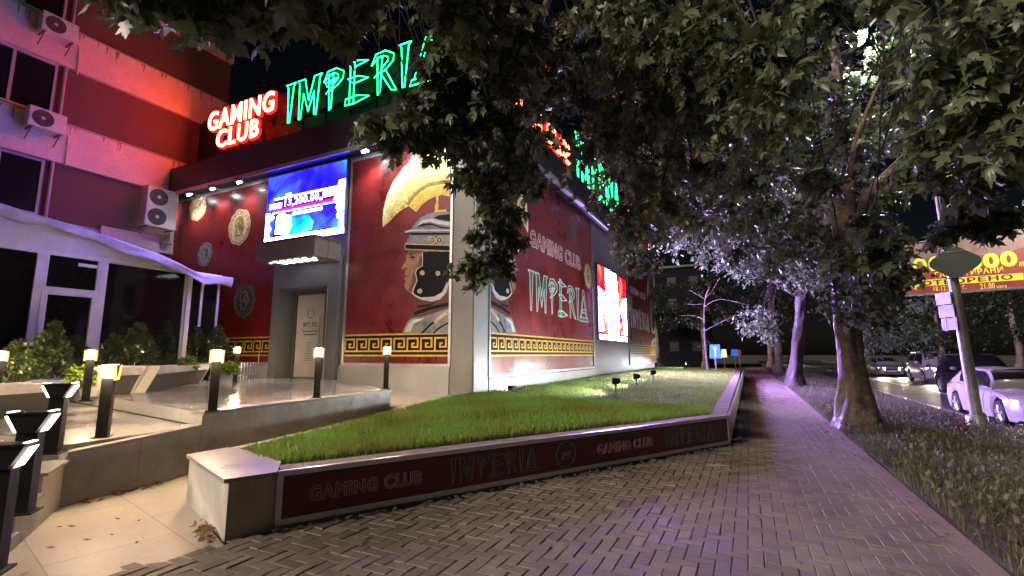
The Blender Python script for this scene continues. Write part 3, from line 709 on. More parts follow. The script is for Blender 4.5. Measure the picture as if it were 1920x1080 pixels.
ART.append(('helmet_flourish', 'steel_pale', 3, U([C8(*p) for p in [(640, 745), (690, 690), (780, 678), (860, 700), (924, 706), (924, 740), (850, 728), (760, 706), (700, 715)]])))
ART.append(('helmet_line', 'steel_dark', 4, U([C8(*p) for p in [(650, 748), (700, 722), (770, 718), (850, 745), (924, 755), (924, 764), (850, 756), (770, 730), (705, 734)]])))
ART.append(('helmet_brim', 'steel_pale', 3, U([C8(*p) for p in [(545, 785), (600, 770), (924, 770), (924, 782), (600, 786), (550, 796)]])))
ART.append(('helmet_band', 'steel_paint', 1, U([C8(*p) for p in [(596, 798), (924, 796), (924, 905), (548, 892)]])))
ART.append(('helmet_band_shadow', 'steel_dark', 2, U([C8(*p) for p in [(598, 798), (924, 796), (924, 812), (592, 815)]])))
ART.append(('helmet_key', 'coin_gold', 2, U([C8(*p) for p in [(548, 886), (924, 898), (924, 958), (543, 940)]])))
ART.append(('helmet_key_gap', 'mural_black', 3, U([C8(*p) for p in [(552, 896), (924, 907), (924, 946), (550, 930)]])))
ART.append(('face', 'skin_paint', 0, U([C3(*p) for p in [(680, 485), (672, 505), (664, 520), (667, 535), (656, 552), (644, 570), (650, 577), (662, 580), (664, 588), (657, 597), (667, 606), (658, 617), (664, 628), (658, 645), (664, 664), (680, 676), (692, 686), (730, 690), (760, 640), (760, 485)]])))
ART.append(('face_shadow', 'skin_dark', 1, U([C3(*p) for p in [(682, 490), (745, 490), (740, 505), (700, 508), (690, 520), (678, 512), (670, 508)]])))
ART.append(('cheek_shadow', 'skin_dark', 1, U([C3(*p) for p in [(728, 520), (742, 520), (735, 560), (708, 596), (712, 622), (698, 655), (696, 682), (676, 668), (690, 640), (694, 600), (715, 560)]])))
ART.append(('eye', 'mural_black', 2, U([C3(*p) for p in [(682, 522), (692, 518), (706, 521), (700, 527), (688, 527)]])))
ART.append(('mouth', 'skin_dark', 2, U([C3(*p) for p in [(660, 606), (668, 604), (686, 608), (668, 609)]])))
ART.append(('nostril', 'skin_dark', 2, U([C3(*p) for p in [(652, 575), (664, 568), (670, 574), (662, 580)]])))
ART.append(('cheek_guard_edge', 'steel_pale', 2, U([C3(*p) for p in [(736, 500), (850, 498), (857, 560), (857, 630), (842, 680), (815, 708), (778, 718), (735, 710), (702, 694), (690, 680), (698, 655), (712, 625), (704, 590), (712, 572), (736, 558)]])))
ART.append(('cheek_guard', 'steel_dark', 3, U([C3(*p) for p in [(740, 500), (857, 498), (857, 575), (853, 628), (838, 675), (811, 701), (776, 710), (737, 703), (707, 688), (697, 677), (704, 656), (717, 625), (709, 591), (716, 576), (740, 561)]])))
ART.append(('chin_strap', 'steel_pale', 4, U([C3(*p) for p in [(730, 700), (790, 696), (826, 676), (846, 630), (850, 640), (836, 684), (808, 708), (776, 714)]])))
ART.append(('scarf', 'cloth_red', 1, U([C3(*p) for p in [(712, 708), (760, 716), (857, 655), (857, 770), (780, 785), (690, 792), (682, 780), (706, 755), (700, 740), (716, 725)]])))
ART.append(('scarf_fold', 'mural_black', 2, U([C3(*p) for p in [(700, 765), (760, 742), (857, 720), (857, 735), (770, 755), (705, 778)]])))
ART.append(('scarf_fold', 'mural_black', 2, U([C3(*p) for p in [(712, 735), (770, 730), (800, 716), (770, 738), (720, 745)]])))
ART.append(('shoulder_armour', 'steel_paint', 3, U([C3(*p) for p in [(650, 858), (658, 835), (672, 808), (690, 790), (740, 783), (785, 770), (857, 745), (857, 858)]])))
ART.append(('armour_seam', 'steel_dark', 4, U([C3(*p) for p in [(730, 858), (770, 815), (857, 765), (857, 772), (776, 822), (740, 858)]])))
ART.append(('armour_seam', 'steel_dark', 4, U([C3(*p) for p in [(780, 858), (810, 830), (857, 805), (857, 812), (816, 836), (790, 858)]])))
ART.append(('armour_light', 'steel_pale', 4, U([C3(*p) for p in [(662, 850), (680, 812), (700, 797), (750, 790), (700, 815), (684, 850)]])))
ART.append(('armour_buckle', 'coin_gold', 5, U([C3(*p) for p in [(786, 800), (840, 760), (857, 752), (857, 770), (812, 800), (794, 815)]])))
for cxp, cyp, r in ((738, 592, 11), (806, 594, 11), (727, 672, 11)):
    ART.append(('rivet', 'coin_gold', 5, U([C3(cxp + r * math.cos(k * .628), cyp + r * math.sin(k * .628)) for k in range(10)])))
for cxp, cyp in ((775, 858), (838, 858)):
    for rr, mm, ly in ((30, 'coin_gold', 3), (20, 'steel_dark', 4), (12, 'coin_gold', 5)):
        ART.append(('rosette', mm, ly, U([C8(cxp + rr * math.cos(k * .5236), cyp + rr * math.sin(k * .5236)) for k in range(12)])))
for cxp, cyp in ((630, 583), (655, 511), (719, 497), (786, 432), (852, 458)):
    ART.append(('rivet', 'gold_light', 4, U([C8(cxp + 12 * math.cos(k * .628), cyp + 12 * math.sin(k * .628)) for k in range(10)])))
def soldier(fr, a_edge, sgn, parent, sc=1., d=.034, zo=1.2):
    merged = {}
    for nm, mt, ly, pts in ART:
        merged.setdefault((nm, mt), []).append((ly, pts))
    for (nm, mt), ls in merged.items():
        m_ = MB()
        for ly, pts in ls: fr.poly(m_, [(a_edge + sgn * u * sc, zo + (b - zo) * sc) for u, b in pts], d, d + .003 + ly * .003 + random.random() * .0008)
        m_.build(nm, mt, parent)
    # hair strands of the crest
    hairs = {'crest_pale': MB(), 'crest': MB(), 'crest_root': MB()}; ou = [C8(*p) for p in crest_out[1:]]; inn = [C8(*p) for p in [(450, 660), (500, 612), (560, 580), (600, 530), (650, 480), (715, 425), (790, 395), (870, 383), (924, 383)]]
    for k in range(240):
        m_ = hairs[('crest_pale', 'crest', 'crest_root')[k % 3]]; t = random.random() * 7.99; i = int(t); f = t - i
        o_ = Vector(ou[i]).lerp(Vector(ou[i + 1]), f); n_ = Vector(inn[i]).lerp(Vector(inn[i + 1]), f)
        s0 = (random.uniform(.25, .6), random.uniform(.5, .75), random.uniform(.02, .12))[k % 3]; p, q = n_.lerp(o_, s0), n_.lerp(o_, s0 + random.uniform(.12, .25)); w_ = Vector(((q - p).y, -(q - p).x)).normalized() * random.uniform(.004, .010)
        fr.poly(m_, [(a_edge + sgn * (UR - c.x) * sc, zo + (c.y - zo) * sc) for c in (p - w_, q, p + w_)], d + .0068, d + .0075 + random.random() * .001)
    for k_, h_b in hairs.items(): h_b.build('crest_hair', k_, parent)
def panel(fr, a0, a1, b0, b1, name='mural_panel'):
    m_ = MB(); fr.rect(m_, a0, a1, b0, b1, .0, .034); p = m_.build(name, 'mural_red', cas)
    m_ = MB()
    for (u0, u1, v0, v1) in ((a0 - .07, a0, b0 - .07, b1 + .07), (a1, a1 + .07, b0 - .07, b1 + .07), (a0, a1, b0 - .07, b0), (a0, a1, b1, b1 + .07)): fr.rect(m_, u0, u1, v0, v1, .0, .06)
    m_.build('panel_frame', 'alu', p); m_ = MB(); n = max(2, round((a1 - a0) / 1.3))
    for i in range(1, n): fr.rect(m_, a0 + (a1 - a0) * i / n - .003, a0 + (a1 - a0) * i / n + .003, b0, b1, .034, .0348)
    m_.build('panel_seam', 'mural_black', p); return p
def coin(fr, a, b, r, mt, parent, d=.034, sq=1.):
    m_ = MB(); n = 30; pts = [(a + r * sq * (1 + .05 * math.sin(k * 2.3) + .03 * math.sin(k * 5.1)) * math.cos(2 * math.pi * k / n), b + r * (1 + .05 * math.sin(k * 1.7)) * math.sin(2 * math.pi * k / n)) for k in range(n)]
    fr.poly(m_, pts, d, d + .006)
    co_ = m_.build('coin', mt, parent); m_ = MB()
    fr.strip(m_, [(a + (p[0] - a) * .88, b + (p[1] - b) * .88) for p in pts], d + .006, d + .011, r * .04)
    # a profile head and a ring of marks in low relief
    hd = [(-.30, -.55), (.25, -.55), (.22, -.25), (.42, -.15), (.36, .0), (.50, .05), (.34, .32), (.30, .55), (-.05, .68), (-.38, .5), (-.48, .15), (-.30, -.15)]
    fr.strip(m_, [(a + u * r * .8 * sq, b + v * r * .85) for u, v in hd], d + .006, d + .012, r * .06)
    for k in range(9):
        u0, v0 = random.uniform(-.3, .2), random.uniform(-.2, .5); fr.strip(m_, [(a + u0 * r * sq, b + v0 * r), (a + (u0 + .22) * r * sq, b + (v0 + .12) * r), (a + (u0 + .3) * r * sq, b + (v0 - .1) * r)], d + .012, d + .016, r * .05, False)
    for k in range(18):
        an = 2 * math.pi * k / 18 + .1
        if 3.9 < an < 5.4: continue
        u0, v0 = a + r * sq * .76 * math.cos(an), b + r * .76 * math.sin(an); fr.rect(m_, u0 - r * .03, u0 + r * .03, v0 - r * .06, v0 + r * .06, d + .006, d + .011)
    m_.build('coin_relief', 'relief_' + mt, co_)
KB, KT = 1.42, 2.02
pl1 = panel(FL, -19.08, -13.2, 1.24, 7.12); band(FL, -19.08, -13.2, KB, KT, pl1)
for px, py, ry, mt, sq in ((373, 390, 24, 'coin_gold', 1), (451, 426, 33, 'coin_gold', .92), (386, 477, 22, 'coin_silver', .95), (460, 564, 33, 'coin_dark', .95)):
    a, b = HL(px, py); r = HL(px, py - ry)[1] - b; coin(FL, a, b, r, mt, pl1, sq=sq)
pl2 = panel(FL, HL(655, 500)[0], -6.66, 1.24, 7.10); band(FL, HL(655, 500)[0], -6.66, KB, KT, pl2); soldier(FL, -6.66, -1, pl2)
m_ = MB(); a, b = HL(654, 497); m_.lathe(FL.P(a, b, .034), [(.05, 0), (.05, .03), (.0, .034)], 12, 'Y', Matrix.Scale(-1, 4, (0, 1, 0))); m_.build('panel_boss', 'alu', pl2)
ra0 = HR(916, 700)[0]; ra1 = HR(1110, 600)[0]; rb0 = .96; rb1 = HR(1103, 409)[1]
pr1 = panel(FR, ra0, ra1, rb0, rb1); band(FR, ra0, ra1, 1.42, HR(915, 624)[1] + .02, pr1); soldier(FR, ra0, 1, pr1, 1.06)
def mural_text(fr, parent, g0, g1, gb, gt, i0, i1, ib, it):
    m_ = MB(); text(m_, fr, 'GAMING CLUB', g0, g1, gb, gt, .036, .03, 0, .01, .2); m_.build('red_lettering', 'letter_red', parent)
    m_ = MB(); text(m_, fr, 'GAMING CLUB', g0, g1, gb, gt, .038, .03, .02, 0, .4); m_.build('lettering_outline', 'white_paint', parent)
    m_ = MB(); n_ = MB()
    for i, poly in enumerate(spiky('IMPERIA', i0, i1, ib, it)):
        fr.poly(m_, poly, .034, .040 + i * .0004); fr.strip(n_, poly, .036, .050, .035)
    m_.build('green_lettering', 'green_paint', parent); n_.build('green_outline', 'white_paint', parent)
mural_text(FR, pr1, HR(991, 450)[0], HR(1087, 495)[0], HR(991, 461)[1], HR(991, 428)[1], HR(988, 540)[0], HR(1099, 560)[0], HR(990, 581)[1], HR(989, 506)[1])
a, b = HR(1073, 424); coin(FR, a, b, .48, 'coin_dark', pr1); a, b = HR(1101, 518); coin(FR, a, b, .52, 'coin_gold', pr1)
rc0, rc1 = HR(1178, 600)[0], HR(1226, 600)[0]
pr2 = panel(FR, rc0, rc1, rb0, rb1 - .05); band(FR, rc0, rc1, 1.42, HR(915, 624)[1] + .02, pr2); soldier(FR, rc1, -1, pr2, 1.06)
mural_text(FR, pr2, HR(1180, 545)[0], HR(1209, 560)[0], HR(1180, 548)[1], HR(1180, 535)[1], HR(1181, 600)[0], HR(1216, 610)[0], HR(1182, 613)[1], HR(1181, 577)[1])
a, b = HR(1173, 567); coin(FR, rc0 + .5, b, .5, 'coin_gold', pr2); a, b = HR(1203, 512); coin(FR, a, b, .5, 'coin_silver', pr2)

# ================================================================ LED screens
def ledbox(fr, a0, a1, b0, b1, d, name, label):
    o = empty(name, tuple(fr.P(a0, b0, 0)), label, 'screen')
    m_ = MB(); fr.rect(m_, a0 - .05, a1 + .05, b0 - .05, b1 + .05, .0, d - .01); m_.build('housing', 'alu_dark', o); return o
(a0, _), (a1, _) = HL(508, 390), HL(654, 370); b0, b1 = HL(655, 437)[1] + .02, HL(655, 303)[1]; a1 -= .02
ls = ledbox(FL, a0, a1, b0, b1, .14, 'jackpot_screen', 'blue LED jackpot screen above the entrance canopy showing 13,200.00')
nx = lambda u: a0 + (a1 - a0) * u
nz = lambda v: b0 + (b1 - b0) * v
m_ = MB(); FL.rect(m_, a0, a1, b0, b1, .13, .14); m_.build('display', 'led_blue', ls)
m_ = MB(); FL.poly(m_, [(nx(.30), nz(.08)), (nx(.62), nz(.10)), (nx(.64), nz(.22)), (nx(.56), nz(.33)), (nx(.46), nz(.37)), (nx(.36), nz(.34)), (nx(.33), nz(.2))], .14, .142); m_.build('cyan_cloud', 'led_cyan', ls)
m_ = MB(); FL.poly(m_, [(nx(.14), nz(.12)), (nx(.3), nz(.08)), (nx(.36), nz(.2)), (nx(.34), nz(.36)), (nx(.2), nz(.42)), (nx(.15), nz(.38))], .142, .144); m_.build('bright_cloud', 'led_pink', ls)
m_ = MB(); FL.rect(m_, nx(.10), nx(.92), nz(.44), nz(.64), .144, .146); m_.build('banner', 'led_violet', ls)
m_ = MB(); FL.rect(m_, nx(.10), nx(.92), nz(.44), nz(.49), .146, .148); m_.build('banner_stripe', 'led_magenta', ls)
m_ = MB()
FL.rect(m_, nx(0), nx(1), nz(-.01), nz(.065), .146, .152); m_.build('bright_bar', 'led_bar', ls); m_ = MB()
FL.rect(m_, nx(.10), nx(.92), nz(.63), nz(.66), .146, .149); FL.rect(m_, nx(.09), nx(.92), nz(.425), nz(.445), .148, .151)
FL.rect(m_, nx(.04), nx(.21), nz(.50), nz(.58), .148, .151); FL.rect(m_, nx(.74), nx(.97), nz(.53), nz(.63), .148, .151)
FL.rect(m_, nx(.36), nx(.74), nz(.355), nz(.40), .144, .148); FL.rect(m_, nx(.25), nx(.33), nz(.66), nz(.70), .146, .148)
text(m_, FL, '13,200.00', nx(.25), nx(.69), nz(.49), nz(.62), .149, .015, 0, .01, .1); text(m_, FL, 'лв', nx(.70), nx(.735), nz(.50), nz(.54), .149, .03, 0, .01, .1)
m_.build('figures', 'led_white', ls)
for s_, x in ((1, .0), (-1, 1.0)):
    m_ = MB()
    for v0, h, w_ in ((.04, .10, .07), (.14, .12, .085), (.26, .06, .06), (.32, .10, .12), (.42, .03, .06)) if s_ > 0 else ((.06, .12, .05), (.18, .12, .085), (.30, .10, .10), (.40, .14, .13), (.54, .2, .09)):
        FL.poly(m_, [(nx(x), nz(v0)), (nx(x + s_ * w_ * .8), nz(v0 + h * .1)), (nx(x + s_ * w_), nz(v0 + h * .5)), (nx(x + s_ * w_ * .8), nz(v0 + h * .95)), (nx(x), nz(v0 + h))], .149, .1515)
    m_.build('bright_statue', 'led_white_soft', ls)
(a0, _), (a1, _) = HR(1117, 570), HR(1169, 580); b0, b1 = HR(1117, 635)[1], HR(1117, 497)[1]
rs = ledbox(FR, a0, a1, b0, b1, .14, 'video_screen', 'tall LED screen showing white between red sides on the long red wall')
m_ = MB(); FR.rect(m_, a0, a1, b0, b1, .13, .14); m_.build('display', 'led_red', rs)
m_ = MB(); FR.poly(m_, [(nx(.22), nz(1)), (nx(.62), nz(1)), (nx(.68), nz(.5)), (nx(.66), nz(.0)), (nx(.30), nz(.0)), (nx(.26), nz(.5))], .14, .143); m_.build('bright_column', 'led_flood', rs)
m_ = MB()
for s_, x in ((1, .0), (-1, 1.0)):
    FR.poly(m_, [(nx(x), nz(.10)), (nx(x + s_ * .14), nz(.12)), (nx(x + s_ * .10), nz(.3)), (nx(x + s_ * .20), nz(.38)), (nx(x + s_ * .24), nz(.52)), (nx(x + s_ * .15), nz(.66)), (nx(x), nz(.70))], .143, .146)
    for k in range(14):
        u, v = random.uniform(.05, .30), random.uniform(.08, .5); r = random.uniform(.01, .035); FR.poly(m_, [(nx(x + s_ * u) + r * 2 * math.cos(q * .9), nz(v) + r * 3 * math.sin(q * .9)) for q in range(7)], .146, .1475 + .0003 * k)
FR.rect(m_, nx(0), nx(1), nz(0), nz(.06), .1475, .149)
m_.build('bright_figures', 'led_figure', rs)
m_ = MB(); FR.rect(m_, ra1 + .1, rc0 - .1, .86, rb1, .0, .02); m_.build('pier_cladding', 'cladding', cas)

# ================================================================ neon roof signs
def neon_text(fr, rows, d, label, wall_d):
    a0 = min(r[1] for r in rows); b0 = min(r[3] for r in rows)
    o = empty('neon_sign', tuple(fr.P(a0, b0, d)), label, 'neon sign', 'red neon signs on the roof edge')
    m_ = MB(); e_ = MB(); t_ = MB()
    for s, u0, u1, v0, v1 in rows:
        text(m_, fr, s, u0 - .05, u1 + .05, v0 - .05, v1 + .05, d, .075, 0, .02, 1.5); text(t_, fr, s, u0, u1, v0, v1, d + .07, .012, 0, .02, 1.0)  # wider red letters behind glow as the halo of the bright ones
        for k in range(4):
            a = u0 + (u1 - u0) * (k + .5) / 4; fr.rect(e_, a - .02, a + .02, v0 - .25, v1 - .1, wall_d, wall_d + .05)
        fr.rect(e_, u0, u1, v0 + .1, v0 + .14, wall_d + .05, d - .04)
    m_.build('letter_face', 'neon_red_halo', o); t_.build('neon_tube', 'neon_core', o); e_.build('support_rail', 'black_iron', o)
    return o
def neon_green(fr, a0, a1, b0, b1, d, label, wall_d):
    o = empty('green_neon_sign', tuple(fr.P(a0, b0, d)), label, 'neon sign', 'green neon signs on the roof edge')
    m_ = MB(); t_ = MB(); e_ = MB()
    for poly in spiky('IMPERIA', a0, a1, b0, b1): fr.poly(m_, poly, d - .03, d); fr.tube(t_, poly, d + .03, .017, True, 6)
    for k in range(6): a = a0 + (a1 - a0) * (k + .5) / 6; fr.rect(e_, a - .02, a + .02, b0 - .35, b1 - .2, wall_d, wall_d + .05)
    fr.rect(e_, a0, a1, b0 + .2, b0 + .25, wall_d + .05, d - .05)
    m_.build('letter_face', 'neon_green_face', o); t_.build('neon_tube', 'neon_green', o); e_.build('support_rail', 'black_iron', o); return o
DL = -.3
FLd = Frame((0, CY + .3), (1, 0))
h_ = lambda px, py: hit(FLd, px, py)
neon_text(FLd, [('GAMING', h_(395, 225)[0], h_(517, 190)[0], h_(517, 208)[1], h_(517, 171)[1]), ('CLUB', h_(410, 260)[0], h_(488, 240)[0], h_(488, 256)[1], h_(488, 222)[1])], 0., 'red neon GAMING CLUB in two rows above the entrance side of the hall', -.3)
neon_green(FLd, h_(536, 200)[0], h_(832, 110)[0], h_(540, 232)[1], h_(650, 122)[1], 0., 'green neon IMPERIA above the entrance side with its end behind leaves', -.3)
FRd = Frame((CX - .3, 0), (0, 1)); h_ = lambda px, py: hit(FRd, px, py)
neon_text(FRd, [('GAMING CLUB', h_(905, 125)[0], h_(1066, 290)[0], h_(1060, 306)[1], h_(1060, 270)[1])], 0., 'long red neon GAMING CLUB half hidden by leaves over the corner mural', -.35)
neon_green(FRd, h_(1078, 290)[0], h_(1160, 370)[0], h_(1080, 332)[1], h_(1080, 250)[1], 0., 'green neon IMPERIA half hidden by leaves on the street side roof', -.35)
neon_text(FRd, [('GAMING CLUB', h_(1168, 410)[0], h_(1214, 440)[0], h_(1190, 438)[1], h_(1190, 405)[1])], 0., 'smallest looking red neon sign at the far end of the roof above the video screen', -.35)

# ================================================================ wall floodlights under the fascia and ground spots in the lawn
def wallflood(fr, a, b, power, label, lamp='spot_white'):
    o = empty('wall_floodlight', tuple(fr.P(a, b, .45)), label, 'floodlight', 'floodlights under the fascia')
    m_ = MB(); fr.rect(m_, a - .13, a + .13, b - .02, b + .09, .40, .56); fr.rect(m_, a - .02, a + .02, b + .02, b + .05, .2, .40); m_.build('housing', 'alu_dark', o)
    m_ = MB(); m_.box(-.11, .11, -.01, .01, -.01, .07, Matrix.Translation(fr.P(a, b - .05, .46)) @ Matrix.Rotation(math.atan2(fr.e.y, fr.e.x), 4, 'Z')); m_.build('lens', lamp, o)
    spot(o, fr.P(a, b - .06, .46), fr.P(a, b - 3.2, -.02), power, (1, .95, .93), 120, .9, .05)
for px, py, nm in ((337, 374, 'floodlight at the far left end of the coin mural beside the air conditioner'), (381, 366, 'floodlight directly above the upper gold coin'), (424, 355, 'floodlight between the upper gold coin and the large gold coin'), (474, 343, 'floodlight nearest the left edge of the blue screen')):
    a, b = HL(px, py); wallflood(FL, a, 7.13, 85, nm)
for px, nm in ((706, 'floodlight over the plain red part of the soldier mural'), (762, 'floodlight over the front of the yellow crest'), (825, 'floodlight over the top of the yellow crest beside the corner pillar')):
    a, b = HL(px, 300); wallflood(FL, a, 7.13, 125, nm)
glow('lamp_off', (.8, .85, .9), .12)
for i, (px, nm) in enumerate(((1006, 'grey unlit floodlight bar nearest the corner on the street side'), (1036, 'grey unlit floodlight bar second from the corner on the street side'), (1060, 'grey unlit floodlight bar third from the corner on the street side'))):
    a = HR(px, 350)[0]; o = empty('floodlight_bar', tuple(FR.P(a, TOPZ - .1, .4)), nm, 'floodlight', 'unlit floodlight bars')
    m_ = MB(); FR.rect(m_, a - .45, a + .45, TOPZ - .16, TOPZ - .035, .44, .62); m_.build('housing', 'alu', o); m_ = MB(); FR.rect(m_, a - .05, a + .05, TOPZ - .08, TOPZ - .035, .1, .44); m_.build('bracket', 'alu_dark', o)
def lawnspot(x, y, aim, power, label):
    z = lz(x, y); o = empty('lawn_spotlight', (x, y, z), label, 'spotlight', 'spotlights on spikes in the lawn')
    m_ = MB(); m_.tube([(x, y, z - .05), (x, y, z + .22)], .014, 6); m_.box(-.02, .02, -.05, .05, .0, .05, Matrix.Translation((x, y, z + .19))); m_.build('spike', 'black_iron', o)
    d = (Vector(aim) - Vector((x, y, z + .32))).normalized(); Mq = d.to_track_quat('Z', 'Y').to_matrix().to_4x4(); Mt = Matrix.Translation((x, y, z + .32))
    m_ = MB(); m_.lathe((0, 0, 0), [(.055, -.11), (.075, -.06), (.085, .06), (.095, .09), (.082, .09), (.07, .05)], 12); m_.v = [tuple(Mt @ Mq @ Vector(v)) for v in m_.v]; m_.build('head', 'black_iron', o)
    m_ = MB(); m_.lathe((0, 0, 0), [(.068, .052), (.0, .054)], 12); m_.v = [tuple(Mt @ Mq @ Vector(v)) for v in m_.v]; m_.build('lens', 'spot_white', o)
    spot(o, Vector((x, y, z + .32)) + d * .12, aim, power, (.93, .97, 1), 145, .35, .05)
for px, py, nm in ((1155, 740, 'black lawn spotlight nearest the path, lighting a bright patch of grass'), (1194, 727, 'middle black lawn spotlight of the three in the bright grass'), (1225, 716, 'black lawn spotlight farthest along the bright grass'), (1288, 692, 'black lawn spotlight beside the thin young tree')):
    p = onZ(px, py, .48); lawnspot(p.x, p.y, (CX, p.y - 1.1, .8), 185, nm)
p = onZ(958, 733, .53); o = empty('wall_washer', (CX + .35, p.y, .53), 'small dark box light on the grass against the white plinth', 'spotlight')
m_ = MB(); x, y = CX + .35, p.y; m_.box(x - .08, x + .08, y - .1, y + .1, .53, .66); m_.box(x - .02, x + .02, y - .13, y + .13, .50, .6); m_.build('housing', 'black_iron', o); m_ = MB(); m_.box(x - .10, x - .081, y - .08, y + .08, .56, .64); m_.build('lens', 'spot_white', o)
spot(o, (x - .12, y, .62), (CX, y + .4, 2.2), 14, (.93, .97, 1), 130, .6)

# ================================================================ apartment building on the left
AX = -19.2
ap = empty('apartment_block', (AX, 0, 0), 'apartment block with pale concrete bands over dark red walls left of the hall', 'building')
AP = Frame((AX, 0), (0, 1)); HA = lambda px, py: hit(AP, px, py)
b1b, b1t = HA(327, 213)[1], HA(333, 160)[1]; b2b, b2t = HA(283, 355)[1], HA(290, 293)[1]
fl_h = b1b - b2b; yA0, yA1 = -14, 11.6
m_ = MB(); m_.box(AX - 9, AX, yA0, yA1, -.3, 24); m_.build('wall', 'plaster_red', ap)
for k in range(-1, 5):
    zb, zt_ = b2b + k * fl_h, b2t + k * fl_h
    if k == -1: zb += .9
    m_ = MB(); m_.box(AX + .001, AX + .16, yA0, yA1, zb, zt_); bd = m_.build('concrete_band', 'plaster_band', ap)
    m_ = MB()
    m_.box(AX + .001, AX + .19, yA0, yA1, zt_, zt_ + .05)
    m_.build('sill', 'frame_grey', bd)
    m_ = MB()
    for q in range(26):
        y = random.uniform(2, yA1); l = random.uniform(.08, .35); w_ = random.uniform(.012, .04); AP.poly(m_, [(y - w_, zt_ - .002), (y + w_, zt_ - .002), (y + w_ * .3, zt_ - l), (y - w_ * .3, zt_ - l)], .161, .1625)
    m_.build('rain_stain', 'stain', bd)
def apwin(y0, y1, z0, z1):
    m_ = MB(); t = .07
    for (u0, u1, v0, v1) in ((y0, y0 + t, z0, z1), (y1 - t, y1, z0, z1), (y0 + t, y1 - t, z1 - t, z1), (y0 + t, y1 - t, z0, z0 + t), ((y0 + y1) / 2 - .04, (y0 + y1) / 2 + .04, z0 + t, z1 - t)): AP.rect(m_, u0, u1, v0, v1, .0, .05)
    f = m_.build('window', 'frame_grey', ap); m_ = MB(); AP.rect(m_, y0 + t, y1 - t, z0 + t, z1 - t, .0, .012); m_.build('pane', 'glass_dark', f)
for k in range(-1, 4):
    z0 = b2t + k * fl_h + .05; z1 = b2b + (k + 1) * fl_h - .02
    if k == -1: z0 = 2.9
    for ye in (HA(98, 200)[0], ): 
        apwin(ye - 2.0, ye, max(z0, z1 - 1.75), z1); apwin(ye - 6.6, ye - 4.2, max(z0, z1 - 1.75), z1)
m_ = MB(); m_.tube([(AX + .1, HA(135, 30)[0], 4), (AX + .1, HA(135, 30)[0], 23)], .05, 8); m_.build('drain_pipe', 'frame_grey', ap)
# wall unit air conditioners
def aircon(y, z, w_, h, dpt, nf, label, group=None):
    o = empty('air_conditioner', (AX + .18, y, z), label, 'air conditioner', 'air conditioner units on the apartment wall')
    x0 = AX + .30; m_ = MB(); m_.box(x0, x0 + dpt, y, y + w_, z, z + h); m_.box(x0 + dpt, x0 + dpt + .012, y + .02, y + w_ - .02, z + .02, z + h - .02); m_.build('casing', 'ac_white', o)
    for k in range(nf):
        r = min(w_ * .34, h / nf * .42); cy = y + r + .06; cz = z + h * (k + .5) / nf
        m_ = MB(); m_.lathe((x0 + dpt + .010, cy, cz), [(r, 0), (r, .012), (r * .9, .012)], 24, 'X'); gr = m_.build('fan_grille', 'ac_dark', o)
        m_ = MB(); m_.lathe((x0 + dpt + .016, cy, cz), [(r * .2, 0), (r * .2, .016)], 14, 'X'); m_.build('fan_hub', 'ac_white', gr)
        m_ = MB()
        for q in (.35, .5, .65, .8, .95): m_.tube([(x0 + dpt + .026, cy + r * q * math.cos(2 * math.pi * i / 24), cz + r * q * math.sin(2 * math.pi * i / 24)) for i in range(24)], .004, 4, True)
        for i in range(8): m_.tube([(x0 + dpt + .026, cy + r * .2 * math.cos(i * math.pi / 4), cz + r * .2 * math.sin(i * math.pi / 4)), (x0 + dpt + .026, cy + r * .95 * math.cos(i * math.pi / 4), cz + r * .95 * math.sin(i * math.pi / 4))], .004, 4)
        m_.build('guard_wire', 'alu_dark', gr)
    for q in (y + .1, y + w_ - .1): m_ = MB(); m_.box(AX + .17, x0 + dpt, q - .02, q + .02, z - .05, z - .002); m_.tube([(AX + .18, q, z - .35), (x0 + dpt - .05, q, z - .04)], .018, 6); m_.build('bracket', 'alu_dark', o)
    m_ = MB(); m_.tube([(x0 + dpt * .6, y + w_ + .005, z + .15), (x0 + dpt * .6, y + w_ + .1, z + .1), (AX + .2, y + w_ + .22, z + .05), (AX + .19, y + w_ + .25, z - .8)], .028, 6); m_.build('pipe', 'pvc', o)
a, b = HA(35, 246); aircon(HA(36, 230)[0], HA(36, 240)[1], .86, .60, .32, 1, 'small air conditioner on the lower concrete band')
aircon(HA(62, 50)[0], HA(62, 64)[1], .86, .60, .32, 1, 'small air conditioner near the top of the photo on the upper concrete band')
aircon(HA(252, 400)[0], HA(255, 426)[1], 1.0, HA(258, 352)[1] - HA(255, 426)[1], .42, 2, 'large twin fan air conditioner above the canvas roof beside the hall')

# ================================================================ winter garden with a canvas roof
GX = -14.4
GF = Frame((GX, 0), (0, 1)); HG = lambda px, py: hit(GF, px, py)
yR = HG(412, 520)[0]; yL = -4.0; zE = HG(412, 512)[1]; zF = 3.86; zG = .765
wg = empty('winter_garden', (GX, yR, zG), 'lean-to glazed terrace with sagging pale canvas roof and white plastic frames', 'annex')
y1 = HG(552, 0)[0] if False else HG(180, 600)[0]; y0d = HG(72, 600)[0]; y2 = HG(347, 600)[0]
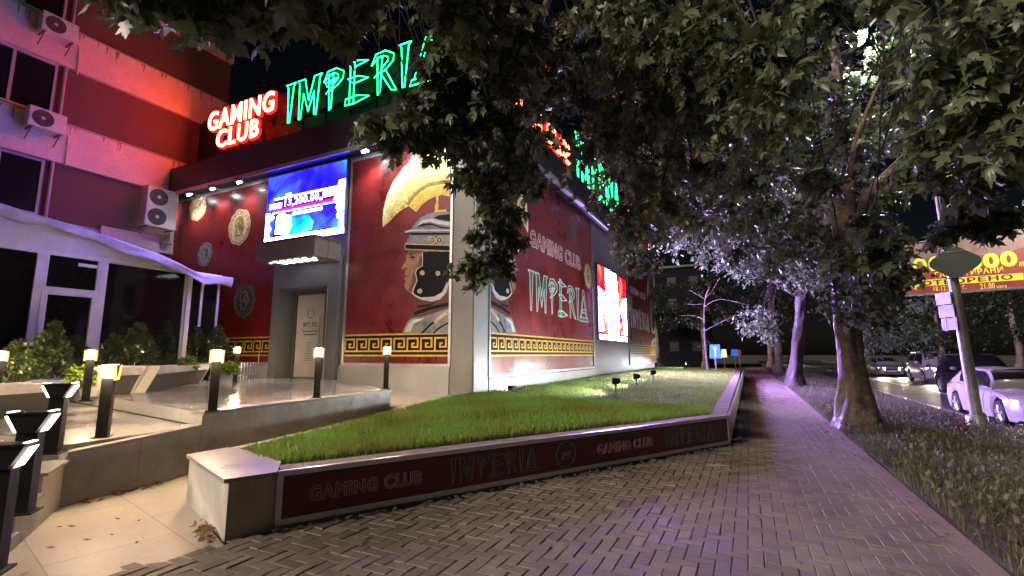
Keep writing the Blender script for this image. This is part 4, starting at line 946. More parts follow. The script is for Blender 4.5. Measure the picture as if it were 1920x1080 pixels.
# roof sheet: falls from the apartment wall towards the front, with sags between the rafters
m_ = MB(); ny_, nx_ = 60, 14
GE = Frame((GX + .28, 0), (0, 1)); EP = [hit(GE, *p) for p in ((0, 380), (83, 406), (167, 432), (233, 452), (293, 474), (350, 501), (383, 517), (417, 518))]
def zeave(y):
    if y <= EP[0][0]: return EP[0][1] + (EP[0][0] - y) * .02
    for (u0, v0), (u1, v1) in zip(EP, EP[1:]):
        if y <= u1: return v0 + (v1 - v0) * (y - u0) / (u1 - u0)
    return EP[-1][1]
ztop = lambda y: zeave(y) + .25
sag = lambda y, t: -.08 * abs(math.sin(y * 1.9)) * math.sin(math.pi * t) + .012 * math.sin(y * 3.1 + t * 4)
vs = []
for j in range(ny_ + 1):
    y = yL + (yR + .25 - yL) * j / ny_
    for i in range(nx_ + 1):
        t = i / nx_; x = AX + .2 + (GX + .28 - AX - .2) * t; vs.append((x, y, ztop(y) + (zeave(y) - ztop(y)) * t + sag(y, t)))
m_.add(vs, [(j * 15 + i, j * 15 + i + 1, (j + 1) * 15 + i + 1, (j + 1) * 15 + i) for j in range(ny_) for i in range(nx_)])
cr = m_.build('canvas_roof', 'canvas', wg, smooth=True)
md = cr.modifiers.new('thick', 'SOLIDIFY'); md.thickness = .02
m_ = MB(); vs = []
for j in range(ny_ * 2 + 1):
    y = yL + (yR + .25 - yL) * j / (ny_ * 2); drop = .25 + .04 * math.sin(y * 2.2) + .025 * math.sin(y * 6.3)
    for i in range(5):
        t = i / 4; vs.append((GX + .29 + .07 * math.sin(y * 3.7 + t * 2) * t, y, zeave(y) + .012 * math.sin(y * 3.1 + 4) - drop * t))
m_.add(vs, [(j * 5 + i, j * 5 + i + 1, (j + 1) * 5 + i + 1, (j + 1) * 5 + i) for j in range(ny_ * 2) for i in range(4)])
va = m_.build('valance', 'canvas', wg, smooth=True); md = va.modifiers.new('thick', 'SOLIDIFY'); md.thickness = .012
# clear plastic curtain above the frames
m_ = MB(); vs = []
for j in range(61):
    y = yL + (yR - yL) * j / 60
    for i in range(4): vs.append((GX + .10 + .06 * i + .015 * math.sin(y * 4 + i), y, zF + (zeave(y) - .05 - zF) * i / 3))
m_.add(vs, [(j * 4 + i, j * 4 + i + 1, (j + 1) * 4 + i + 1, (j + 1) * 4 + i) for j in range(60) for i in range(3)])
m_.build('plastic_curtain', 'canvas_clear', wg, smooth=True)
def frame_bars(mb, bars, d0=.0, d1=.09):
    for u0, u1, v0, v1 in bars: GF.rect(mb, u0, u1, v0, v1, d0, d1)
ydr = HG(180, 560)[0]; ydl = HG(72, 560)[0]; zt0 = HG(70, 503)[1]; ztr = HG(75, 541)[1]
m_ = MB(); t = .12
frame_bars(m_, [(yL, y2, zF - .10, zF + .02), (ydl - .14, ydl, zG, zF - .1), (ydr, ydr + .14, zG, zF - .1), (yL, ydl - .14, zG + .62, zG + .80), (ydl - 2.6, ydl - 2.44, zG + .8, zF - .1), (y2 - .06, y2 + .06, zG, zF)])
m_.build('frame', 'pvc', wg)
m_ = MB(); frame_bars(m_, [(ydl + .003, ydl + .12, zG + .03, ztr), (ydr - .12, ydr - .003, zG + .03, ztr), (ydl + .12, ydr - .12, ztr - .12, ztr), (ydl + .12, ydr - .12, zG + .03, zG + .28)], .02, .10)
dgd = m_.build('door', 'pvc', wg)
m_ = MB(); GF.rect(m_, ydl + .12, ydr - .12, zG + .28, ztr - .12, .03, .04); m_.build('door_glass', 'glass_shop', dgd)
m_ = MB(); hx, hz = ydl + .18, zG + 1.15; m_.tube([GF.P(hx, hz, .1), GF.P(hx, hz, .17), GF.P(hx + .18, hz + .02, .18), GF.P(hx + .20, hz - .05, .18), GF.P(hx + .20, hz - .5, .18), GF.P(hx + .2, hz - .55, .1)], .016, 7); m_.build('handle', 'alu', dgd)
m_ = MB(); frame_bars(m_, [(ydl + .003, ydr - .003, ztr + .003, ztr + .06), (ydl + .003, ydl + .07, ztr + .06, zF - .103), (ydr - .07, ydr - .003, ztr + .06, zF - .103)], .01, .085); tr = m_.build('transom', 'pvc', wg)
m_ = MB(); GF.rect(m_, ydl + .07, ydr - .07, ztr + .06, zF - .103, .03, .04); m_.build('pane', 'glass_shop', tr)
m_ = MB(); GF.rect(m_, ydl + .62, ydl + 1.0, zF - .28, zF - .2, .04, .044); m_.build('notice', 'white_paint', tr)
m_ = MB(); GF.rect(m_, yL, ydl - .14, zG + .8, zF - .1, .03, .04); GF.rect(m_, ydr + .14, yR - .02, zG + .05, zF - .1, .02, .03); m_.build('pane', 'glass_shop', wg)
m_ = MB(); GF.rect(m_, yL, ydl - .14, zG, zG + .62, .02, .06); m_.build('lower_panel', 'pvc', wg)
for px in (342, 374, 405):
    a = HG(px, 580)[0]; m_ = MB(); m_.box(GX - .02, GX + .06, a - .035, a + .035, zG, zeave(a) - .12); m_.build('post', 'pvc' if px > 350 else 'frame_grey', wg)
m_ = MB(); m_.box(AX + .2, GX, yR - .03, yR - .015, zG, zE - .1); m_.build('end_pane', 'glass_shop', wg)
m_ = MB()
for k in range(6): m_.box(GX - 3.2 + k * .5, GX - 3.1 + k * .5, yR - 1.5, yR - .6, zG, zG + .75)
# low grey wall strip seen above the canvas
m_ = MB(); m_.box(AX + .001, AX + .30, HA(180, 440)[0], 9.4, HA(300, 440)[1] - 1.0, HA(290, 446)[1]); m_.build('rear_parapet', 'plaster_band', ap)

# ================================================================ planting along the winter garden
def trough(p, q, z, label):
    p, q = Vector(p), Vector(q); L_ = (q - p).length; fr = Frame(p, q - p); o = empty('planter_trough', (p.x, p.y, z), label, 'planter box', 'long troughs before the winter garden')
    for u in (0, L_ - .06): m_ = MB(); m_.prism([fr.P(u + .0, z, -.1), fr.P(u + .06, z, -.1), fr.P(u + .06, z + .5, .12), fr.P(u, z + .5, .12)][::-1], [fr.P(u, z, -.40), fr.P(u + .06, z, -.40), fr.P(u + .06, z + .5, -.55), fr.P(u, z + .5, -.55)][::-1]); m_.build('end_board', 'trough', o)
    m_ = MB(); m_.prism([fr.P(.06, z + .0, -.14), fr.P(L_ - .06, z, -.14), fr.P(L_ - .06, z + .34, .02), fr.P(.06, z + .34, .02)][::-1], [fr.P(.06, z, -.36), fr.P(L_ - .06, z, -.36), fr.P(L_ - .06, z + .34, -.5), fr.P(.06, z + .34, -.5)][::-1]); m_.build('body', 'trough_dark', o)
    m_ = MB(); fr.rect(m_, .06, L_ - .06, z + .34, z + .47, -.02, .06); fr.rect(m_, .06, L_ - .06, z + .34, z + .47, -.54, -.48)
    for k in range(4): fr.rect(m_, .06, L_ - .06, z + .35 + k * .03, z + .362 + k * .03, .06, .066)
    m_.build('rim_board', 'trough', o)
    m_ = MB(); fr.rect(m_, .06, L_ - .06, z + .34, z + .42, -.48, -.02); m_.build('soil', 'soil', o)
    return o
LF_T = np.array([(0, 0, 0), (.32, .05, -.03), (.22, .22, .0), (.52, .46, -.06), (.23, .50, .01), (.0, 1.0, -.10), (-.23, .50, .01), (-.52, .46, -.06), (-.22, .22, 0), (-.32, .05, -.03), (0, .3, .03)])
LF_F = np.array([(10, i, (i + 1) % 10) for i in range(10)])
_h = [(.20, -.06, -.02), (.42, .0, -.06), (.27, .19, .0), (.45, .29, -.04), (.66, .50, -.10), (.42, .52, -.03), (.23, .49, .02), (.27, .68, -.03), (.13, .82, -.04)]
LD_T = np.array([(0, 0, 0)] + _h + [(0, 1.03, -.12)] + [(-x, y * .97 + .01, z) for x, y, z in _h[::-1]] + [(0, .32, .04)])
LD_F = np.array([(20, i, (i + 1) % 20) for i in range(20)])
OV_T = np.array([(0, 0, 0), (.30, .45, .03), (0, 1, 0), (-.30, .45, .03)]); OV_F = np.array([(0, 1, 2), (0, 2, 3)])
def leaves(name, P, size, m, parent=None, tmpl='maple', droop=.5, out=None, up=.7):
    T, Fq = {'maple': (LD_T, LD_F), 'lobed': (LF_T, LF_F), 'oval': (OV_T, OV_F)}[tmpl]
    n = len(P); az = rng.uniform(0, 2 * np.pi, n)
    d = np.stack([np.cos(az), np.sin(az), rng.normal(-droop, .35, n)], 1)
    if out is not None: d += out * .8
    d /= np.linalg.norm(d, axis=1, keepdims=True)
    u = np.stack([rng.normal(0, .6, n), rng.normal(0, .6, n), np.full(n, up)], 1)
    sx = np.cross(d, u); sx /= np.maximum(np.linalg.norm(sx, axis=1, keepdims=True), 1e-6); nz_ = np.cross(sx, d)
    s = size * rng.uniform(.6, 1.25, n)
    fold = rng.uniform(-.6, 4.2, n); bend = rng.normal(.12, .22, n); wide = rng.uniform(.72, 1.12, n)
    V = P[:, None, :] + s[:, None, None] * (T[None, :, 0:1] * (sx * wide[:, None])[:, None] + T[None, :, 1:2] * d[:, None] + (T[None, :, 2:3] * fold[:, None, None] - T[None, :, 1:2] ** 2 * bend[:, None, None] + np.abs(T[None, :, 0:1]) * T[None, :, 0:1] * (bend * .6)[:, None, None]) * nz_[:, None])
    k = len(T); Fc = (np.arange(n)[:, None, None] * k + Fq[None]).reshape(-1, 3)
    return np_mesh(name, V.reshape(-1, 3), Fc, m, parent, np.repeat(rng.random(n), len(Fq)))
def conifer(x, y, z, h, r, label):
    o = empty('conifer_shrub', (x, y, z), label, 'shrub', 'dark evergreen shrubs in the troughs')
    n = int(1500 * h); t = rng.random(n) ** .8; a = rng.uniform(0, 6.28, n); rr = r * (1 - t ** 1.6) * (.55 + .45 * rng.random(n)) * (1 + .15 * np.sin(a * 3 + t * 9))
    P = np.stack([x + rr * np.cos(a), y + rr * np.sin(a), z + .05 + t * h], 1); out = np.stack([np.cos(a), np.sin(a), np.full(n, .9)], 1)
    leaves('foliage', P, .10, 'conifer', o, 'oval', -.3, out, .4)
    m_ = MB(); m_.tube([(x, y, z - .1), (x, y, z + h * .8)], [.03, .008], 6); m_.build('stem', 'bark', o)
def bush(x, y, z, r, m, label, nm='bright_shrub', grp=None, n=420, size=.09):
    o = empty(nm, (x, y, z), label, 'shrub', grp)
    d = rng.normal(size=(n, 3)); d /= np.linalg.norm(d, axis=1, keepdims=True); rr = r * (.45 + .55 * rng.random(n))[:, None]
    P = np.array([x, y, z + r * .9]) + d * rr * [1, 1, .85]; leaves('foliage', P, size, m, o, 'oval', .2, d)
    m_ = MB()
    for k in range(5): a = k * 1.26; m_.tube([(x, y, z - .03), (x + r * .5 * math.cos(a), y + r * .5 * math.sin(a), z + r)], [.012, .005], 5)
    m_.build('stem', 'bark', o)
tx = -12.1
p1, p2, p3, p4 = onZ(110, 775, .60), onZ(262, 737, .765), onZ(385, 718, .765), onZ(430, 712, .765)
qa = onZ(0, 800, .60)
trough((qa.x - .2, qa.y - 2.5), (p1.x, p1.y), .59, 'long grey trough on the lower terrace at the left edge')
trough((p1.x - .6, p1.y + .75), (p2.x, p2.y), .765, 'shorter grey trough on the upper terrace behind the step')
trough((p2.x + .12, p2.y + .12), (p3.x - .0, p3.y), .765, 'long grey trough on the upper terrace below the tall dark shrubs')
def tpos(px, py, z=1.15, back=.22):
    v = onZ(px, py, z); return v.x - back, v.y
for px, ptop, lab in ((15, 650, 'dark evergreen shrub at the left edge below the white window frame'), (58, 640, 'slim pointed evergreen shrub left of the glazed door handle'), (80, 615, 'evergreen shrub covering the foot of the glazed door'), (128, 640, 'bushy evergreen shrub right of the glazed door handle'), (205, 640, 'bushy evergreen shrub behind the glaring bollard lamp'), (250, 618, 'tall broad evergreen shrub before the dark panes'), (302, 612, 'tall slim evergreen shrub in the middle of the long trough'), (365, 620, 'round evergreen shrub behind the small bright plant'), (405, 618, 'evergreen shrub at the right end of the troughs')):
    base = 762 if px < 100 else (745 if px < 140 else (735 if px < 270 else (722 if px < 330 else 712)))
    z = .59 if px < 140 else .765; v = onZ(px, base, z); x, y = v.x - .28, v.y + .12
    d = math.hypot(x, y); h = 0
    while h < 3:
        r = Vector((x, y, z + .38 + h)) - Vector((0, 0, CAMZ)); s, c = math.sin(YAW), math.cos(YAW); f_ = -r.x * s + r.y * c; fw = f_ * math.cos(PITCH) + r.z * math.sin(PITCH); upv = -f_ * math.sin(PITCH) + r.z * math.cos(PITCH)
        if 540 - F * upv / fw <= ptop: break
        h += .03
    conifer(x, y, z + .38, max(h, .5), (.20 if ptop in (640, 612) and px in (58, 302) else .36) + random.uniform(-.03, .05), lab)
for px, py, z, r, lab in ((20, 720, .9, .22, 'bright yellow green plant at the left edge lit by a bollard lamp'), (148, 700, .95, .20, 'bright yellow green plant behind the dark bollard on the steps'), (350, 682, 1.05, .22, 'small bright yellow green plant between the dark shrubs'), (430, 690, 1.05, .14, 'tiny bright plant beside the lamp near the picket fence')):
    v = onZ(px, 735 if px < 200 else 708, z - .1); bush(v.x, v.y, z, r, 'bright_shrub', lab, grp='bright plants near the lamps', n=170, size=.11)
# small white picket fence beside the door
v0 = onZ(437, 716, .765); v1 = onZ(482, 708, .765); fr = Frame((v0.x, v0.y), (v1.x - v0.x, v1.y - v0.y)); L_ = (v1 - v0).length
pf = empty('picket_fence', tuple(v0), 'low white picket fence on the terrace beside the door portal', 'fence')
m_ = MB(); n = 9
for k in range(n): a = L_ * k / (n - 1); h = .46 + (.42 if k == n - 1 else 0); fr.poly(m_, [(a - .02, .78), (a + .02, .78), (a + .02, .78 + h - .03), (a, .78 + h), (a - .02, .78 + h - .03)], .0, .015)
m_.build('picket', 'pvc', pf); m_ = MB(); fr.rect(m_, -.03, L_ + .03, .88, .91, -.02, -.001); fr.rect(m_, -.03, L_ + .03, 1.12, 1.15, -.02, -.001); m_.build('rail', 'pvc', pf)

# ================================================================ bollard lamps
GRP = 'dark metal bollard lamps around the terrace'
def bollard(x, y, z, h, rz_, label, wd=.15, lens='lamp_warm'):
    o = empty('bollard_lamp', (x, y, z), label, 'bollard lamp', GRP, rz_)
    m_ = MB(); a, b = wd / 2, .05; hh = h - .15
    m_.box(-a, a, -b, b, 0, hh); m_.box(-a - .03, a + .03, -b - .03, b + .03, 0, .012); m_.build('post', 'black_iron', o, local=True)
    m_ = MB(); m_.prism([(-a + .01, -b - .012, hh + .001), (a - .01, -b - .012, hh + .001), (a - .01, b + .012, hh + .001), (-a + .01, b + .012, hh + .001)], [(-a - .05, -b - .012, h - .03), (a + .05, -b - .012, h - .03), (a + .05, b + .012, h - .03), (-a - .05, b + .012, h - .03)])
    m_.box(-a - .06, a + .06, -b - .02, b + .02, h - .0295, h - .015); m_.build('head', 'black_iron', o, local=True)
    for s_ in (-1, 1):
        m_ = MB(); p = Vector((s_ * (a + .005), 0, hh + .01)); q = Vector((s_ * (a + .06), 0, h - .034)); n = Vector((q.z - p.z, 0, -(q.x - p.x))).normalized() * s_; n = n if n.x * s_ > 0 else -n
        c = [p + n * .006, q + n * .006]; e = [p + n * .010, q + n * .010]
        m_.add([(c[0].x, -b, c[0].z), (c[1].x, -b, c[1].z), (c[1].x, b, c[1].z), (c[0].x, b, c[0].z), (e[0].x, -b, e[0].z), (e[1].x, -b, e[1].z), (e[1].x, b, e[1].z), (e[0].x, b, e[0].z)], [(3, 2, 1, 0), (4, 5, 6, 7), (0, 1, 5, 4), (1, 2, 6, 5), (2, 3, 7, 6), (3, 0, 4, 7)])
        m_.build('lens', lens, o, local=True)
        if lens == 'lamp_warm':
            m_ = MB(); c2, e2_ = p - (q - p) * .35, q + (q - p) * .18; m_.prism([(c2.x, -b - .03, c2.z), (e2_.x, -b - .03, e2_.z), (e2_.x, b + .03, e2_.z), (c2.x, b + .03, c2.z)], [(c2.x + n.x * .005, -b - .03, c2.z + n.z * .005), (e2_.x + n.x * .005, -b - .03, e2_.z + n.z * .005), (e2_.x + n.x * .005, b + .03, e2_.z + n.z * .005), (c2.x + n.x * .005, b + .03, c2.z + n.z * .005)]); m_.build('halo_plate', 'lamp_halo', o, local=True)  # larger amber plate behind the lens imitates its warm halo
        m_ = MB(); m_.box(s_ * (a + .05) - .012, s_ * (a + .05) + .012, -b, b, h - .014, h - .010); m_.build('edge_light', 'lamp_edge', o, local=True)
    return o
wall_dir = math.atan2(TR[1] - ST[1], TR[0] - ST[0])
for px, py, z, ptop, rot, lab in (
        (192, 820, .585, 683, -.6, 'glaring bollard lamp on the lower terrace edge nearest the ramp wall'),
        (398, 771, .765, 655, -.55, 'glaring bollard lamp on the upper terrace just above the step'),
        (593, 746, .765, 652, -.7, 'glaring bollard lamp in front of the door portal'),
        (723, 729, .765, 650, -.8, 'bollard lamp at the right end of the terrace before the soldier mural'),
        (440, 716, .765, 650, -.5, 'far bollard lamp beside the white picket fence'),
        (160, 752, .765, 655, -.4, 'bollard lamp shining through the evergreen shrubs near the troughs'),
        (-12, 770, .59, 655, -.3, 'bollard lamp at the left picture edge behind the bright plant')):
    v = onZ(px, py, z); x, y = v.x, v.y
    h = .4
    while h < 1.4:
        r = Vector((x, y, z + h)) - Vector((0, 0, CAMZ)); s, c = math.sin(YAW), math.cos(YAW); f_ = -r.x * s + r.y * c; fw = f_ * math.cos(PITCH) + r.z * math.sin(PITCH); upv = -f_ * math.sin(PITCH) + r.z * math.cos(PITCH)
        if 540 - F * upv / fw <= ptop: break
        h += .01
    bollard(x, y, z, min(h, .95), rot, lab)
for px, py, z, hh, lab in ((98, 850, .56, .66, 'dark bollard on the lower terrace where the wall turns down the steps'), (38, 962, .455, .66, 'dark bollard with both lamp wings showing on the upper step'), (-22, 1075, .295, .70, 'nearest dark bollard cut off by the left picture edge')):
    v = onZ(px, py, z); bollard(v.x, v.y, z, hh, math.radians(48), lab, .11, lens='lamp_small')

# ================================================================ trees
def curve(pts, n=8):
    """Catmull-Rom through points"""
    P = [Vector(p) for p in pts]; P = [P[0] * 2 - P[1]] + P + [P[-1] * 2 - P[-2]]; out = []
    for i in range(1, len(P) - 2):
        for k in range(n):
            t = k / n; a, b, c, d = P[i - 1], P[i], P[i + 1], P[i + 2]
            out.append(.5 * ((2 * b) + (-a + c) * t + (2 * a - 5 * b + 4 * c - d) * t * t + (-a + 3 * b - 3 * c + d) * t ** 3))
    return out + [P[-2]]
def tree(name, base, label, trunk, r0, r1, limbs, clusters, m_leaf, bark_m='bark', cat='tree', group='street trees', leaf=.17, tmpl='maple', tw=(.55, .9), per=16, droop=.55, seg=12):
    """trunk: points; limbs: lists of (points, r start, r end); clusters: (centre, radius, number of twigs)"""
    o = empty(name, tuple(base), label, cat, group)
    T = curve(trunk, 10); n = len(T); rad = []
    m_ = MB(); vs = []
    for i, p in enumerate(T):
        t = i / (n - 1); r = r0 + (r1 - r0) * t; hgt = (p - T[0]).length; r *= 1 + .75 * math.exp(-hgt / .4); rad.append(r)
        for k in range(seg * 2):
            a = math.pi * k / seg; q = 1 + .10 * math.sin(3 * a + hgt * .8) + .05 * math.sin(5 * a - hgt * 2.1) + .06 * math.exp(-hgt / .4) * math.sin(7 * a) + .07 * math.sin(a * 2 + hgt * 3.3) + .04 * math.sin(a * 4 - hgt * 6.1) + .03 * math.sin(a * 9 + hgt * 13)
            vs.append((p.x + r * q * math.cos(a), p.y + r * q * math.sin(a), p.z))
    m_.add(vs, [(i * seg * 2 + k, i * seg * 2 + (k + 1) % (seg * 2), (i + 1) * seg * 2 + (k + 1) % (seg * 2), (i + 1) * seg * 2 + k) for i in range(n - 1) for k in range(seg * 2)])
    tk = m_.build('trunk', bark_m, o, smooth=True)
    m_ = MB(); nodes = []
    for p in T[int(n * .55):]: nodes.append((p, .05))
    for pts, ra, rb in limbs:
        c = curve(pts, 8); k = len(c); m_.tube(c, [ra + (rb - ra) * i / (k - 1) for i in range(k)], 10); nodes += [(p, rb) for p in c[k // 4:]]
    if m_.v: m_.build('limb', bark_m, tk, smooth=True)
    m_ = MB(); LP = []; LO = []
    for (c, r, nt) in clusters:
        c = Vector(c); p, _ = min(nodes, key=lambda q: (q[0] - c).length)
        L_ = (c - p).length; mid = p.lerp(c, .45) + Vector((random.gauss(0, .13) * L_, random.gauss(0, .13) * L_, .16 * L_)); 
        cc = curve([p, mid, c], 6); L_ = (c - p).length; m_.tube(cc, [max(.005, min(.016, .006 * L_)) * (1 - .6 * i / (len(cc) - 1)) for i in range(len(cc))], 5, cap=False)
        for k in range(nt):
            a = random.uniform(0, 6.283); e = random.gauss(-.25, .45); dv = Vector((math.cos(a) * math.cos(e), math.sin(a) * math.cos(e), math.sin(e)))
            l = r * random.uniform(*tw); s0 = c + Vector((random.gauss(0, .15), random.gauss(0, .15), random.gauss(0, .12))) * r
            q = s0 + dv * l * .6 + Vector((0, 0, -.02)); e_ = s0 + dv * l + Vector((0, 0, -.25 * l))
            tc = curve([s0, q, e_], 4); m_.tube(tc, [.006, .005, .005, .004, .004, .003, .003, .003, .002][:len(tc)], 3, cap=False)
            for i in range(per):
                t = (i + random.random()) / per; f = t * (len(tc) - 1); i0 = min(int(f), len(tc) - 2); pt = tc[i0].lerp(tc[i0 + 1], f - i0)
                of = Vector((random.gauss(0, 1), random.gauss(0, 1), random.gauss(-.2, .7))) * .07 * (leaf / .17)
                LP.append(pt + of); LO.append(of.normalized())
    if m_.v: m_.build('branches', 'twig', tk)
    leaves('crown', np.array(LP), leaf, m_leaf, o, tmpl, droop, np.array(LO))
    return o
def region(poly, n, d0, d1, r0, r1, nt, skip=None):
    """cluster centres in the part of the crown that is seen inside a stretch of the photograph, between two distances"""
    x0, x1 = min(p[0] for p in poly), max(p[0] for p in poly); y0, y1 = min(p[1] for p in poly), max(p[1] for p in poly); out = []
    k = 0
    while len(out) < n and k < n * 60:
        k += 1; x, y = random.uniform(x0, x1), random.uniform(y0, y1)
        if not inside((x, y), poly) or (skip and skip(x, y)): continue
        p = onD(x, y, random.uniform(d0, d1)); r = random.uniform(r0, r1)
        if p.x < CX + .8 and p.y > CY - 1.2: continue
        out.append((p, r, nt))
    return out
# near tree: its trunk stands just behind the camera, its boughs reach over the view
nb = Vector((2.45, -3.2, -.02))
cl = []
cl += region([(170, -160), (690, -160), (690, -60), (640, -20), (560, -40), (420, -20), (360, -60), (260, -80), (180, -90)], 36, 3.4, 4.6, .3, .42, 6)
for px, py, d in ((235, -45, 3.9), (310, -35, 3.8), (400, 5, 3.7), (440, 15, 4.0), (480, -5, 3.9), (520, -5, 4.1), (590, 15, 4.2), (625, 20, 4.0), (650, -30, 4.3), (345, -30, 4.0), (560, -25, 4.0)): cl.append((onD(px, py, d), .24, 6))
NOI = lambda x, y: 740 < x < 835 and 85 < y < 190
cl += region([(790, -150), (900, -150), (900, 30), (850, -10), (800, -40)], 22, 4.2, 6.0, .4, .6, 6)
cl += region([(880, 40), (1000, 60), (1000, 330), (940, 330), (900, 260), (880, 180)], 26, 5.2, 7.2, .4, .55, 6)
for px, py, d in ((805, 125, 5.4), (820, 160, 5.4), (800, 190, 5.5), (850, 130, 5.5), (830, 90, 5.4)): cl.append((onD(px, py, d), .22, 5))
for px, py, d in ((712, 240, 5.3), (745, 250, 5.4), (790, 252, 5.5), (835, 240, 5.6), (770, 225, 5.3), (860, 270, 5.8), (872, 320, 6.0), (880, 240, 5.9), (840, 200, 5.5), (870, 195, 5.8)): cl.append((onD(px, py, d), .26, 6))
for px, py, d in ((915, 360, 6.2), (908, 400, 6.3), (895, 445, 6.4), (905, 480, 6.5), (925, 470, 6.6), (940, 430, 6.6), (935, 385, 6.5), (880, 495, 6.4), (900, 515, 6.5), (945, 495, 6.7), (960, 450, 6.8), (970, 395, 6.9), (960, 340, 6.8), (995, 345, 7.0)): cl.append((onD(px, py, d), .22, 4))
cl += region([(900, -90), (1320, -90), (1320, 330), (1200, 400), (1060, 350), (1000, 320), (930, 100)], 46, 5.0, 8.5, .4, .6, 6, lambda x, y: (abs(y - (130 + (x - 912) * 1.22)) < 105 and 930 < x < 1095) or (abs(y - 310) < 45 and 1060 < x < 1160) or (975 < x < 1015 and 95 < y < 165))
cl += region([(1240, -90), (1960, -90), (1960, 300), (1800, 330), (1560, 200), (1300, 260)], 52, 4.6, 9.0, .4, .65, 6, lambda x, y: math.hypot(x - 1612, y - 110) < 165)
for px, py, d in ((1430, 110, 3.9), (1455, 150, 3.9), (1530, 345, 5.6), (1700, 330, 6.0), (1800, 230, 5.0), (1840, 160, 4.8), (1760, 120, 4.8), (1620, 410, 6.2), (1580, 480, 6.6), (1640, 465, 6.5), (1860, 330, 6.2), (1800, 385, 6.8)): cl.append((onD(px, py, d), .28, 5))
for px, py, d in ((1770, 425, 7.0), (1835, 425, 7.0), (1880, 400, 7.0)): cl.append((onD(px, py, d), .2, 4))
limbs = [([nb + Vector((0, 0, 3.2)), (1.4, -1.0, 5.0), (.2, 1.8, 6.0), (-1.6, 4.6, 6.1), (-2.9, 6.2, 5.7)], .16, .03), ([(.2, 1.8, 6.0), (-1.2, 2.4, 5.9), (-2.6, 2.7, 5.3)], .06, .02),
         ([nb + Vector((0, 0, 3.4)), (2.6, .5, 5.4), (2.4, 4.0, 6.4), (1.2, 7.0, 6.8), (.0, 8.4, 6.4)], .15, .03), ([nb + Vector((.1, .1, 3.6)), (3.8, .8, 5.6), (5.0, 4.4, 6.6), (5.6, 6.6, 6.2)], .13, .03), ([(.2, 1.8, 6.0), (-1.0, 5.0, 6.6), (-1.7, 7.0, 6.2)], .06, .02)]
tree('plane_tree', nb, 'near plane tree whose boughs hang across the top of the view', [nb, nb + Vector((.0, .05, 1.5)), nb + Vector((0, .1, 3.2)), nb + Vector((.1, .3, 5.2)), nb + Vector((.1, .5, 7))], .36, .2, limbs, cl, 'leaf_near', leaf=.12, per=18)
# main tree on the verge
tb = onZ(1612, 806, -.03); D0 = math.hypot(tb.x, tb.y)
def T_(px, py, dd=0.): 
    r = ray(px, py); d = (D0 + dd) / math.hypot(r.x, r.y); return Vector((0, 0, CAMZ)) + r * d
cl = region([(1180, 300), (1420, 300), (1560, 420), (1550, 500), (1440, 500), (1330, 440), (1240, 420), (1190, 400)], 50, 10.5, 15.5, .5, .8, 7)
cl += region([(1000, 40), (1330, -40), (1900, -40), (1900, 240), (1780, 310), (1640, 380), (1400, 330), (1180, 400), (1060, 330)], 150, 10, 15.5, .55, .9, 7, lambda x, y: math.hypot(x - 1606, y - 90) < 125 or (random.random() < .95 and abs(y - (125 + (x - 912) * 1.22)) < 105 and x < 1120) or (abs(y - (290 + (x - 1080) * 1.4)) < 85 and 1060 < x < 1220 and random.random() < .6))
cl += region([(1560, 440), (1680, 430), (1690, 500), (1680, 560), (1660, 580), (1640, 580), (1600, 560)], 22, 10, 13.5, .4, .65, 7)
cl += region([(1150, 410), (1240, 400), (1240, 500), (1190, 505)], 14, 11, 14, .4, .6, 7)
for px, py in ((1620, 590), (1665, 590), (1560, 560), (1610, 560)): cl.append((T_(px, py, -.6), .4, 6))
for px, py in ((1548, 95), (1562, 150), (1580, 215), (1560, 265), (1600, 270), (1540, 50), (1575, 190)): cl.append((onD(px, py, 12.4 + .002 * py), .42, 6))
for px, py in ((1655, 58), (1690, 42), (1640, 100), (1590, 165), (1572, 195), (1612, 150), (1705, 60), (1580, 140)): cl.append((onD(px, py, 17.4), .42, 6))
trunk = [tb, T_(1598, 700), T_(1585, 600), T_(1580, 500), T_(1582, 430), T_(1590, 330, .1), T_(1580, 220, .2), T_(1568, 120, .3), T_(1545, 0, .4), T_(1530, -140, .6)]
limbs = [([T_(1572, 470), T_(1520, 425, .1), T_(1440, 385, .3), T_(1360, 330, .8), T_(1270, 260, 1.2)], .15, .03), ([T_(1582, 440), T_(1545, 400), T_(1490, 340, -.3), T_(1440, 250, -.6)], .10, .03),
         ([T_(1585, 430), T_(1640, 350, .3), T_(1720, 270, .6), T_(1800, 180, .8)], .12, .03), ([T_(1590, 340), T_(1610, 250, -.6), T_(1660, 130, -1.2)], .09, .02), ([T_(1570, 560), T_(1562, 520, -.15), T_(1548, 500, .1), T_(1500, 480, 1.2), T_(1430, 470, 2.2)], .06, .02), ([T_(1440, 385, .3), T_(1330, 400, 1.5), T_(1240, 420, 2.2)], .06, .02)]
tree('plane_tree', tb, 'big plane tree with thick trunk on the verge between path and road', trunk, .27, .035, limbs, cl, 'leaf_main', leaf=.155, per=15, tmpl='lobed')
